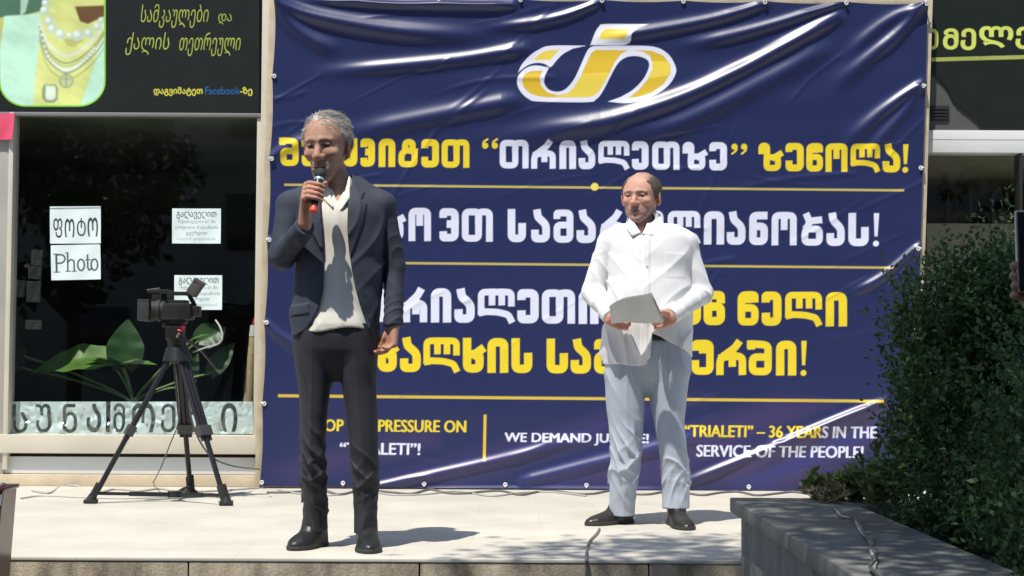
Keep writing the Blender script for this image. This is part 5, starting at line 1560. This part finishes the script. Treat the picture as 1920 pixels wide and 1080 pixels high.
cable([up(G(1124, 994), .006), up(G(1119, 1003), .006), up(G(1107, 1016), .006), up(G(1101, 1032), .006), P(1100, 1047, e - .008), P(1099.5, 1060, e - .010), P(1099, 1110, e - .010)], .006, mat("mid grey cable", (.2, .2, .19), .5), "grey cable running from the white shirted man's shoe over the step")

# ------------------------------------------------------------------ dark red cabinet at the left edge
bx0 = -2.62; yb0 = 5.72
rc = empty("lectern", (-2.2, yb0 + .2, -.8)); tag(rc, "dark red lacquered lectern at the lower left corner", "lectern")
m_red = mat("dark red lacquer", (.095, .022, .018), .30, noise=(3, .2), coat=.3)
def tp(px, py): return P(px, py, yb0)
xt = float(P(31, 922, yb0 + .16)[0]); zt = float(tp(31, 922)[2]); xb = float(P(25, 1080, yb0 + .16)[0])
V = []
for z, xr in ((-.8, xb - .06), (zt, xt)):
    V += [(bx0, yb0, z), (xr, yb0, z), (xr, yb0 + .16, z), (bx0, yb0 + .16, z)]
MB().add(V, [[0, 3, 2, 1], [4, 5, 6, 7], [0, 1, 5, 4], [1, 2, 6, 5], [2, 3, 7, 6], [3, 0, 4, 7]]).build("body", m_red, rc, False)
MB().span((bx0 - .01, yb0 - .008, zt + .001), (xt + .008, yb0 + .17, zt + .016), .004).build("top", m_red, rc)
MB().span((bx0 + .2, yb0 + .01, zt + .0165), (float(P(11, 900, yb0 + .05)[0]), yb0 + .05, float(tp(8, 906)[2])), .006).build("latch", mat("grey plastic clip", (.3, .3, .28), .4), rc)
MB().tube([(xt + .001, yb0 - .001, zt - .01), (xt - .004, yb0 - .001, zt - .05)], .008, 8).build("corner_plate", m_met, rc)

# ------------------------------------------------------------------ plant in the shop window
def leaf_mesh(mb_v, mb_f, root, tip, normal, width, fold=.25, curl=.2, n=14, heart=.12):
    root = np.array(root, float); tip = np.array(tip, float); ax = tip - root; L = np.linalg.norm(ax); ax /= L
    nn = np.array(normal, float); nn -= ax * (nn @ ax); nn /= np.linalg.norm(nn); sd = np.cross(ax, nn)
    o = len(mb_v)
    for i in range(n + 1):
        t = i / n
        w = width * (math.sin(math.pi * min(1, t * .92 + .08)) ** .75) * (1.15 - .65 * t)
        if i == n: w = .001
        for j in range(9):
            s = (j - 4) / 4
            back = -heart * L * max(0, abs(s) - .15) * max(0, 1 - t * 3)
            p = root + ax * (t * L + back) + sd * s * w + nn * (fold * abs(s) * w - curl * L * t * t + .06 * w * math.sin(t * 20) * abs(s))
            mb_v.append(p)
    for i in range(n):
        for j in range(8):
            mb_f.append([o + i * 9 + j, o + i * 9 + j + 1, o + (i + 1) * 9 + j + 1, o + (i + 1) * 9 + j])
yp = YW + .42
pl = empty("potted_plant", P(245, 800, yp)); tag(pl, "large leaved green plant standing inside the shop window", "plant")
m_leaf = mat("broad leaf", (.12, .25, .05), .35, noise=(12, .25), transl=.3)
m_leafd = mat("dark broad leaf", (.035, .095, .028), .4, noise=(12, .25), transl=.2)
m_stem = mat("green stem", (.13, .22, .06), .5)
LEAVES = [((206, 676), (57, 672), (-.1, -.55, .8), .17, .25, .24, m_leaf, (0, -.1)), ((232, 688), (240, 597), (.25, -.95, .1), .135, .12, .05, m_leafd, (0, .05)),
          ((225, 682), (292, 676), (.0, -.35, .95), .055, .2, .10, m_leaf, (0, -.12)), ((232, 690), (158, 664), (0, -.4, .9), .06, .2, .12, m_leaf, (0, -.1)),
          ((372, 640), (424, 612), (.2, -.9, .4), .10, .2, .1, m_leafd, (.1, .1)), ((362, 636), (392, 624), (0, -.4, .9), .03, .2, .1, m_leaf, (.0, -.05)), ((395, 700), (440, 640), (.3, -.8, .4), .07, .2, .1, m_leafd, (.15, .15)),
          ((45, 668), (18, 640), (-.2, -.9, .3), .05, .2, .1, m_leafd, (.1, .1)), ((40, 690), (16, 668), (-.2, -.7, .5), .05, .2, .1, m_leafd, (.05, .05)), ((352, 725), (372, 660), (.3, -.9, .2), .05, .2, .1, m_leafd, (.1, .1))]
for (r, t, nrm, w, fo, cu, mm, (ya, yb_)) in LEAVES:
    v, f = [], []; a = P(*r, yp + ya * .5); b_ = P(*t, yp + yb_)
    leaf_mesh(v, f, a, b_, nrm, w, fo, cu)
    o = mesh_obj("leaf", v, f, mm, pl, None, True)
    MB().tube(spline([a, (a + P(248, 740, yp)) / 2 + np.array([0, .02, 0]), P(250, 758, yp), P(252, 830, yp)], 6), [.009] * 19, 8).build("stalk", m_stem, o)
MB().tube([P(250, 905, yp), P(250, 900, yp), P(250, 838, yp), P(250, 832, yp)], [.09, .10, .135, .13], 20).build("pot", mat("brown pot", (.18, .09, .05), .7), pl)
MB().span((wx(60), YW + .2, .001), (wx(440), YW + .8, float(P(250, 906, yp)[2])), .01).build("window_shelf", m_dark2, bld)

# ------------------------------------------------------------------ stone planter
PX0 = .885; PZ = .25; PYE = EDGE - .02; PYN = 2.95; PX1 = 3.4
m_cop = stone_mat("grey coping stone", (.135, .138, .125), (.205, .21, .19), (1.2, 1.2, 1.2), .7)
m_slab = stone_mat("grey slab stone", (.13, .138, .13), (.20, .21, .195), (2.2, 2.2, .6), .65)
pn = empty("planter", (1.6, 4.5, -.8)); tag(pn, "grey stone planter wall with a flat coping in front of the terrace", "planter")
cp = MB(); y = PYE
rr_ = random.Random(8)
while y > PYN:
    w = rr_.uniform(.72, .9); cp.span((PX0 - .02, max(PYN, y - w) + .002, PZ - .055), (PX0 + .42, y, PZ), .006); y -= w
cp.span((PX0 + .422, PYE - .30, PZ - .055), (PX1, PYE, PZ), .006)
cp.build("coping", m_cop, pn)
sb = MB(); y = PYE - .03
while y > PYN + .05:
    w = rr_.uniform(.26, .34); sb.span((PX0 + .02, max(PYN + .05, y - w) + .004, -.8), (PX0 + .10, y, PZ - .056), .004); y -= w
x = PX0 + .104
while x < PX1 - .1: sb.span((x, PYE - .11, -.8), (x + .3, PYE - .03, PZ - .056), .004); x += .304
sb.build("slab_cladding", m_slab, pn)
MB().span((PX0 + .4, PYN + .05, -.8), (PX1, PYE - .11, PZ - .08)).build("soil", mat("dry soil", (.09, .07, .05), .95, noise=(20, .4), bump=(30, 1, .03)), pn)

# ------------------------------------------------------------------ foliage
def twig_mb(lines, r0, name, m, parent):
    mb = MB()
    for pts, ra, rb in lines: mb.tube(pts, np.linspace(ra, rb, len(pts)).tolist(), 6, False)
    return mb.build(name, m, parent)
m_box = mat("small hedge leaf", attr=True, rough=.48, spec=.3, transl=.32)
m_bark = mat("brown bark", (.10, .075, .05), .9, noise=(30, .3), bump=(60, .6, .01))
def shrub(label, blobs, nshoot, base, rng, leaf=.024, col=((.042, .092, .034), (.115, .20, .068)), group=None):
    """blobs: (centre, radii); leafy shoots all through the shell of the volume"""
    root = empty("shrub", base); tag(root, label, "shrub", group)
    cs, ds, li = [], [], []
    vol = np.array([b[1][0] * b[1][1] + b[1][1] * b[1][2] + b[1][0] * b[1][2] for b in blobs]); pr = vol / vol.sum()
    which = rng.choice(len(blobs), nshoot, p=pr)
    for k in range(nshoot):
        c, r = blobs[which[k]]; u = rng.normal(size=3); u /= np.linalg.norm(u)
        c = np.array(c); r = np.array(r)
        lump = 1 + .16 * math.sin(7 * u[0] + 3 * u[2] + which[k]) + .10 * math.sin(15 * u[2] + 9 * u[1])
        p0 = c + u * r * rng.uniform(.55, .98) * lump
        out = u * .8 + np.array([0, 0, .55]) + rng.normal(size=3) * .35; out /= np.linalg.norm(out)
        ln = rng.uniform(.05, .12) * (1.5 if rng.random() < .07 else 1)
        m = int(rng.integers(5, 10)); tone = rng.random()
        for j in range(m):
            cs.append(p0 + out * ln * j / m + rng.normal(size=3) * .006); ds.append(out * .5 + rng.normal(size=3) * .6); li.append((tone, j / m))
    cs = np.array(cs); ds = np.array(ds); li = np.array(li)
    V, F = leaf_cloud(cs, ds, leaf, rng, .55)
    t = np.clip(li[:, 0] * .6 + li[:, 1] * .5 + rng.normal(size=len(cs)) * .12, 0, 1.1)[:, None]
    c = np.array(col[0]) * (1 - t) + np.array(col[1]) * t
    c[rng.random(len(c)) < .02] = (.13, .10, .04)
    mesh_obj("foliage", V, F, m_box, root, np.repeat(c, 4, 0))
    lines = []
    for k in range(26):
        c, r = blobs[rng.integers(len(blobs))]; u = rng.normal(size=3); u[2] = abs(u[2]); u /= np.linalg.norm(u)
        b0 = np.array([base[0] + rng.normal() * .08, base[1] + rng.normal() * .08, base[2]]); e = np.array(c) + u * np.array(r) * .8
        lines.append((spline([b0, (b0 + e) / 2 + rng.normal(size=3) * .04, e], 4), .012, .003))
    twig_mb(lines, 0, "stems", m_bark, root)
    return root
rg = np.random.default_rng(21)
shrub("tall dense dark green hedge bush beside the banner's right edge", [((1.74, 5.30, .70), (.42, .34, .52)), ((1.62, 5.25, .45), (.32, .34, .36)), ((2.05, 5.35, .62), (.40, .32, .58)), ((1.80, 5.2, .95), (.30, .28, .24)), ((1.66, 5.0, .33), (.24, .25, .24)), ((1.52, 5.32, .64), (.21, .28, .42)), ((1.54, 5.32, .95), (.20, .25, .22)), ((1.98, 5.4, .98), (.40, .28, .27))], 10500, (1.8, 5.3, PZ - .08), rg)
shrub("nearer dense hedge bush filling the lower right corner", [((1.72, 4.35, .60), (.36, .46, .42)), ((1.58, 4.30, .38), (.27, .42, .26)), ((1.60, 3.72, .42), (.32, .34, .36)), ((1.50, 3.66, .30), (.25, .30, .20)), ((2.0, 4.6, .66), (.42, .46, .44)), ((1.66, 4.72, .42), (.25, .26, .32))], 8000, (1.75, 4.3, PZ - .08), rg)

def weed(label, base, h, n, rng, leafsize=.05, col=((.08, .13, .03), (.19, .25, .08)), spread=.6, group="weeds growing on the planter corner"):
    root = empty("weed", base); tag(root, label, "weed", group)
    lines, cs, ds = [], [], []
    for k in range(n):
        u = rng.normal(size=3) * spread; u[2] = 1; u /= np.linalg.norm(u)
        e = np.array(base) + u * h * rng.uniform(.6, 1.05); mid = np.array(base) + u * h * .45 + rng.normal(size=3) * .02
        s = spline([base, mid, e], 6); lines.append((s, .0035, .0015))
        for q in s[3:]:
            for _ in range(2):
                cs.append(q); w = rng.normal(size=3); w[2] = abs(w[2]) * .7; ds.append(w)
    cs = np.array(cs); ds = np.array(ds)
    V, F = leaf_cloud(cs, ds, leafsize, rng, .42, jitter=.3)
    t = rng.random(len(cs))[:, None]; c = np.array(col[0]) * (1 - t) + np.array(col[1]) * t
    mesh_obj("leaves", V, F, m_box, root, np.repeat(c, 4, 0))
    twig_mb(lines, 0, "stems", mat("straw stem", (.22, .19, .10), .8), root)
gp = lambda px, py: tuple(G(px, py, PZ))
weed("low broad leaved weed at the left end of the planter weeds", gp(1528, 936), .11, 4, rg, .05, ((.08, .15, .03), (.15, .24, .06)))
weed("dry pale tuft at the foot of the planter weeds", gp(1545, 943), .10, 9, rg, .03, ((.24, .20, .13), (.34, .29, .2)), .9)
weed("upright weed with narrow leaves in the middle of the weed row", gp(1575, 938), .12, 8, rg, .055)
weed("tallest pale green weed reaching in front of the banner", gp(1612, 938), .12, 10, rg, .05, ((.10, .15, .05), (.24, .28, .12)), .5)
weed("leafy weed between the tall weed and the hedge", gp(1648, 942), .15, 12, rg, .06, ((.08, .13, .04), (.18, .24, .08)))
weed("dark leafy weed tucked under the hedge", gp(1676, 952), .24, 13, rg, .06, ((.06, .11, .03), (.13, .19, .06)))
# twisted cable on the coping
c1 = [up(G(*q, PZ), .008) for q in ((1566, 956), (1578, 972), (1602, 975), (1606, 984), (1616, 1004), (1632, 1016), (1634, 1040), (1642, 1056), (1640, 1076), (1660, 1100))]
cable(c1, .0052, mat("pale grey cord", (.36, .36, .33), .6), "pale twisted cord lying on the planter coping")
c2 = [q + np.array([.010 * math.sin(i * 2.2), .004, .007]) for i, q in enumerate(c1)]
cable(c2, .0046, MATS["grey cable"], "dark cord twisted round the pale one on the planter coping")

# ------------------------------------------------------------------ person filming with a phone at the right edge
HB = np.array([1.50, 2.55, -.8])
ph_c = P(1899, 395, 3.0); phw, phh = .076, .160
pc = np.array([ph_c[0] + phw / 2 + .001, 3.0, ph_c[2] - phh / 2])
tilt = roty(math.radians(-1.2)) @ rotz(math.radians(14))
phone = empty("mobile_phone", pc); tag(phone, "dark mobile phone with pale metal edge held up at the right edge", "phone")
MB().box(pc, (phw, .008, phh), tilt, .0035, 3).build("case", mat("pale phone edge", (.42, .43, .42), .3, .7), phone)
MB().box(pc + tilt @ np.array([0, -.0045, 0]), (phw - .006, .002, phh - .006), tilt, .0008).build("screen", mat("dark phone glass", (.012, .013, .014), .12), phone)
pr = empty("person", HB); tag(pr, "person outside the right edge raising a phone in one hand", "person")
W3 = pc + np.array([.025, -.02, -.135])
E3 = np.array([1.30, 2.78, .30]); SH = np.array([1.33, 2.55, .58])
fg = []
for k in range(4):
    z = -.030 - .019 * k
    o = pc + tilt @ np.array([phw / 2 + .012, .004, z - .012]); 
    fg.append(finger([o + tilt @ np.array([.008, .012, -.006]), o + tilt @ np.array([-.012, .020, 0]), pc + tilt @ np.array([-.010, .018, z]), pc + tilt @ np.array([-phw / 2 + .004, .012, z + .002]), pc + tilt @ np.array([-phw / 2 - .006, -.002 + .004 * (k % 2), z + .003])], [.0105, .010, .0095, .0090, .0085]))
thm = finger([pc + tilt @ np.array([.030, .008, -.092]), pc + tilt @ np.array([-.004, -.012, -.090]), pc + tilt @ np.array([-.022, -.016, -.078])], [.016, .013, .0105])
pal = uni(.012, *[cap(W3, pc + tilt @ np.array([phw / 2 + .014, .014, -.036 - .019 * k]), .024, .014) for k in range(4)], cap(W3, pc + tilt @ np.array([-.004, .018, -.088]), .024, .018))
hand3 = bounded(uni(.004, pal, uni(.002, *fg), thm), pc + np.array([0, 0, -.06]), .14)
hd3 = Head((1.50, 2.52, .80), 1.0, math.radians(200), 0)
arm3 = uni(.01, cap(SH, E3, .045, .038), cap(E3, W3, .036, .026))
cr3 = uni(.03, cap((1.5, 2.55, .05), (1.5, 2.55, .55), .10, .11), cap(SH, (1.67, 2.55, .58), .05), cap((1.67, 2.55, .58), (1.72, 2.55, .25), .04, .035), cap((1.72, 2.55, .25), (1.72, 2.62, -.02), .035, .03), cap((1.5, 2.55, .6), (1.5, 2.54, .74), .055),
          cap((1.42, 2.55, 0), (1.41, 2.55, -.70), .06, .04), cap((1.58, 2.55, 0), (1.59, 2.55, -.70), .06, .04))
def body3(p): return smin(smin(smin(cr3(p), arm3(p), .02), hd3(p), .015), hand3(p), .008)
V, Q = polygonize(body3, (.88, 2.3, -.75), (1.85, 3.1, 1.16), .0042)
mesh_obj("body", V, Q, m_skin, pr, np.array((.36, .215, .16)) * (1 + .06 * noise(V, 60)[:, None]), True)
def top3(p):
    d = uni(.05, loft([(-.12, 1.5, 2.55, .17, .12), (.2, 1.5, 2.55, .17, .115), (.45, 1.5, 2.55, .19, .12), (.6, 1.5, 2.55, .13, .085), (.66, 1.5, 2.55, .07, .07)], 0), cap(SH, SH + (E3 - SH) * .6, .066, .062), cap((1.67, 2.55, .58), (1.71, 2.55, .36), .066, .062))(p)
    return d - .005 * noise(p, 14)
V, Q = polygonize(top3, (1.1, 2.3, -.2), (1.9, 2.95, .72), .007)
mesh_obj("shirt", V, Q, mat("dark green shirt", (.04, .06, .05), .8), pr, None, True)
def tr3(p): return uni(.03, cap((1.43, 2.55, -.08), (1.41, 2.55, -.72), .105, .07), cap((1.57, 2.55, -.08), (1.59, 2.55, -.72), .105, .07))(p) - .004 * noise(p, 15)
V, Q = polygonize(tr3, (1.2, 2.3, -.82), (1.8, 2.75, .05), .008)
mesh_obj("trousers", V, Q, mat("dark denim", (.03, .04, .07), .8), pr, None, True)
def hair3(p): q = hd3.loc(p); return np.maximum(ell((0, .022, .034), (.082, .105, .094))(q), np.interp(q[:, 1], [-.08, -.03, 0, .1], [.06, .04, .02, -.06]) - q[:, 2])
V, Q = polygonize(hair3, hd3.c - .14, hd3.c + .14, .006)
mesh_obj("hair", V, Q, mat("dark brown hair", (.03, .02, .015), .6), pr, None, True)
for x in (1.41, 1.59):
    u, s, lo, hi = shoe_sdf((x, 2.48), (x, 2.76)); V, Q = polygonize(u, lo, hi, .007)
    o = mesh_obj("shoe", V + [0, 0, -.8], Q, m_shoe, pr, None, True); V, Q = polygonize(s, lo, hi, .006); mesh_obj("sole", V + [0, 0, -.8], Q, m_sole, o, None, True)

# ------------------------------------------------------------------ street trees: they shade the planter and show in the shop glass
def tree(label, base, top, blobs, nleaf, rng, leaf=.10, col=((.030, .060, .016), (.075, .13, .03))):
    root = empty("tree", base); tag(root, label, "tree", "street trees before the terrace")
    base = np.array(base, float); top = np.array(top, float)
    lines = [(spline([base, base + (top - base) * .5 + rng.normal(size=3) * .1, top], 6), .16, .08)]
    cs, ds = [], []
    for c, r in blobs:
        c = np.array(c, float); r = np.array(r, float)
        lines.append((spline([top - (top - base) * .25, (top + c) / 2 + rng.normal(size=3) * .15, c + rng.normal(size=3) * r * .3], 6), .07, .012))
        k = int(nleaf * r[0] * r[1] / sum(b[1][0] * b[1][1] for b in blobs) / 22)
        for _ in range(k):
            u = rng.normal(size=3); u /= np.linalg.norm(u); q = c + u * r * rng.uniform(.3, 1) ** .6
            for _ in range(22):
                cs.append(q + rng.normal(size=3) * .14); ds.append(u * .4 + rng.normal(size=3) * .6 + np.array([0, 0, -.3]))
    V, F = leaf_cloud(np.array(cs), np.array(ds), leaf, rng, .55)
    t = rng.random(len(cs))[:, None]; c = np.array(col[0]) * (1 - t) + np.array(col[1]) * t
    mesh_obj("crown", V, F, m_box, root, np.repeat(c, 4, 0)); twig_mb(lines, 0, "trunk", m_bark, root)
ob = empty("reflection_block", (0, -24, -.8)); tag(ob, "plain unseen apartment block added to darken the shop glass reflection", "building")  # unseen block, put in so the glass mirrors less bright sky
MB().span((-32, -30, -.8), (32, -24, 17)).build("wall", mat("weathered render", (.42, .39, .33), .9, noise=(.6, .2)), ob)
for k in range(14):
    for j in range(5):
        x = -30 + k * 4.4; z = .6 + j * 3.2
        w_ = MB().span((x, -24.02, z), (x + 1.7, -23.93, z + 1.6), .03).build("window", mat("dark window", (.02, .025, .03), .2), ob) if j < 3 else None
MB().span((-33, -30.5, 17.002), (33, -23.4, 17.4)).build("roof", m_asphalt, ob)
tree("leafy street tree arching over the planter and its hedge", (2.7, .4, -.8), (2.1, .7, 3.6),
     [((.7, 1.6, 5.0), (1.0, .9, .7)), ((1.6, 1.2, 5.3), (1.1, 1.1, .8)), ((-.3, .9, 5.2), (.9, .9, .6)), ((.2, 2.5, 5.1), (.75, .42, .4)), ((.9, .2, 5.6), (1.2, 1.0, .8)), ((.2, 3.2, 5.7), (.7, .5, .35)), ((.25, 2.6, 5.4), (.75, .6, .45)), ((2.6, .5, 5.4), (1.1, 1.1, .9)), ((1.2, 1.9, 4.3), (.8, .6, .45)), ((.55, 3.0, 4.55), (.4, .3, .25)), ((-1.45, 3.62, 6.95), (.36, .26, .14)), ((-.90, 3.84, 7.0), (.42, .34, .16)), ((-.4, 3.5, 7.05), (.55, .40, .2)), ((-1.2, 3.3, 6.95), (.55, .32, .2)), ((.05, 3.3, 6.95), (.5, .4, .22)), ((-.5, 2.8, 7.05), (.6, .5, .25))], 21000, rg)
for k, (x, y, s, lb) in enumerate(((-7.5, -7, 1.0, "wide street tree mirrored in the left half of the shop window"), (-2.5, -9, 1.15, "tall street tree mirrored in the middle of the shop glass"), (3.5, -8, 1.0, "street tree mirrored in the right hand door glass"), (9, -7, .95, "street tree mirrored at the far right of the door glass"))):
    bl = [((x + rg.normal() * 1.3 * s, y + rg.normal() * 1.0, 2.6 + rg.uniform(0, 3.6) * s), (1.5 * s, 1.4 * s, 1.1 * s)) for _ in range(8)]
    tree(lb, (x, y, -.8), (x, y, 2.2), bl, 4200, rg, .26)
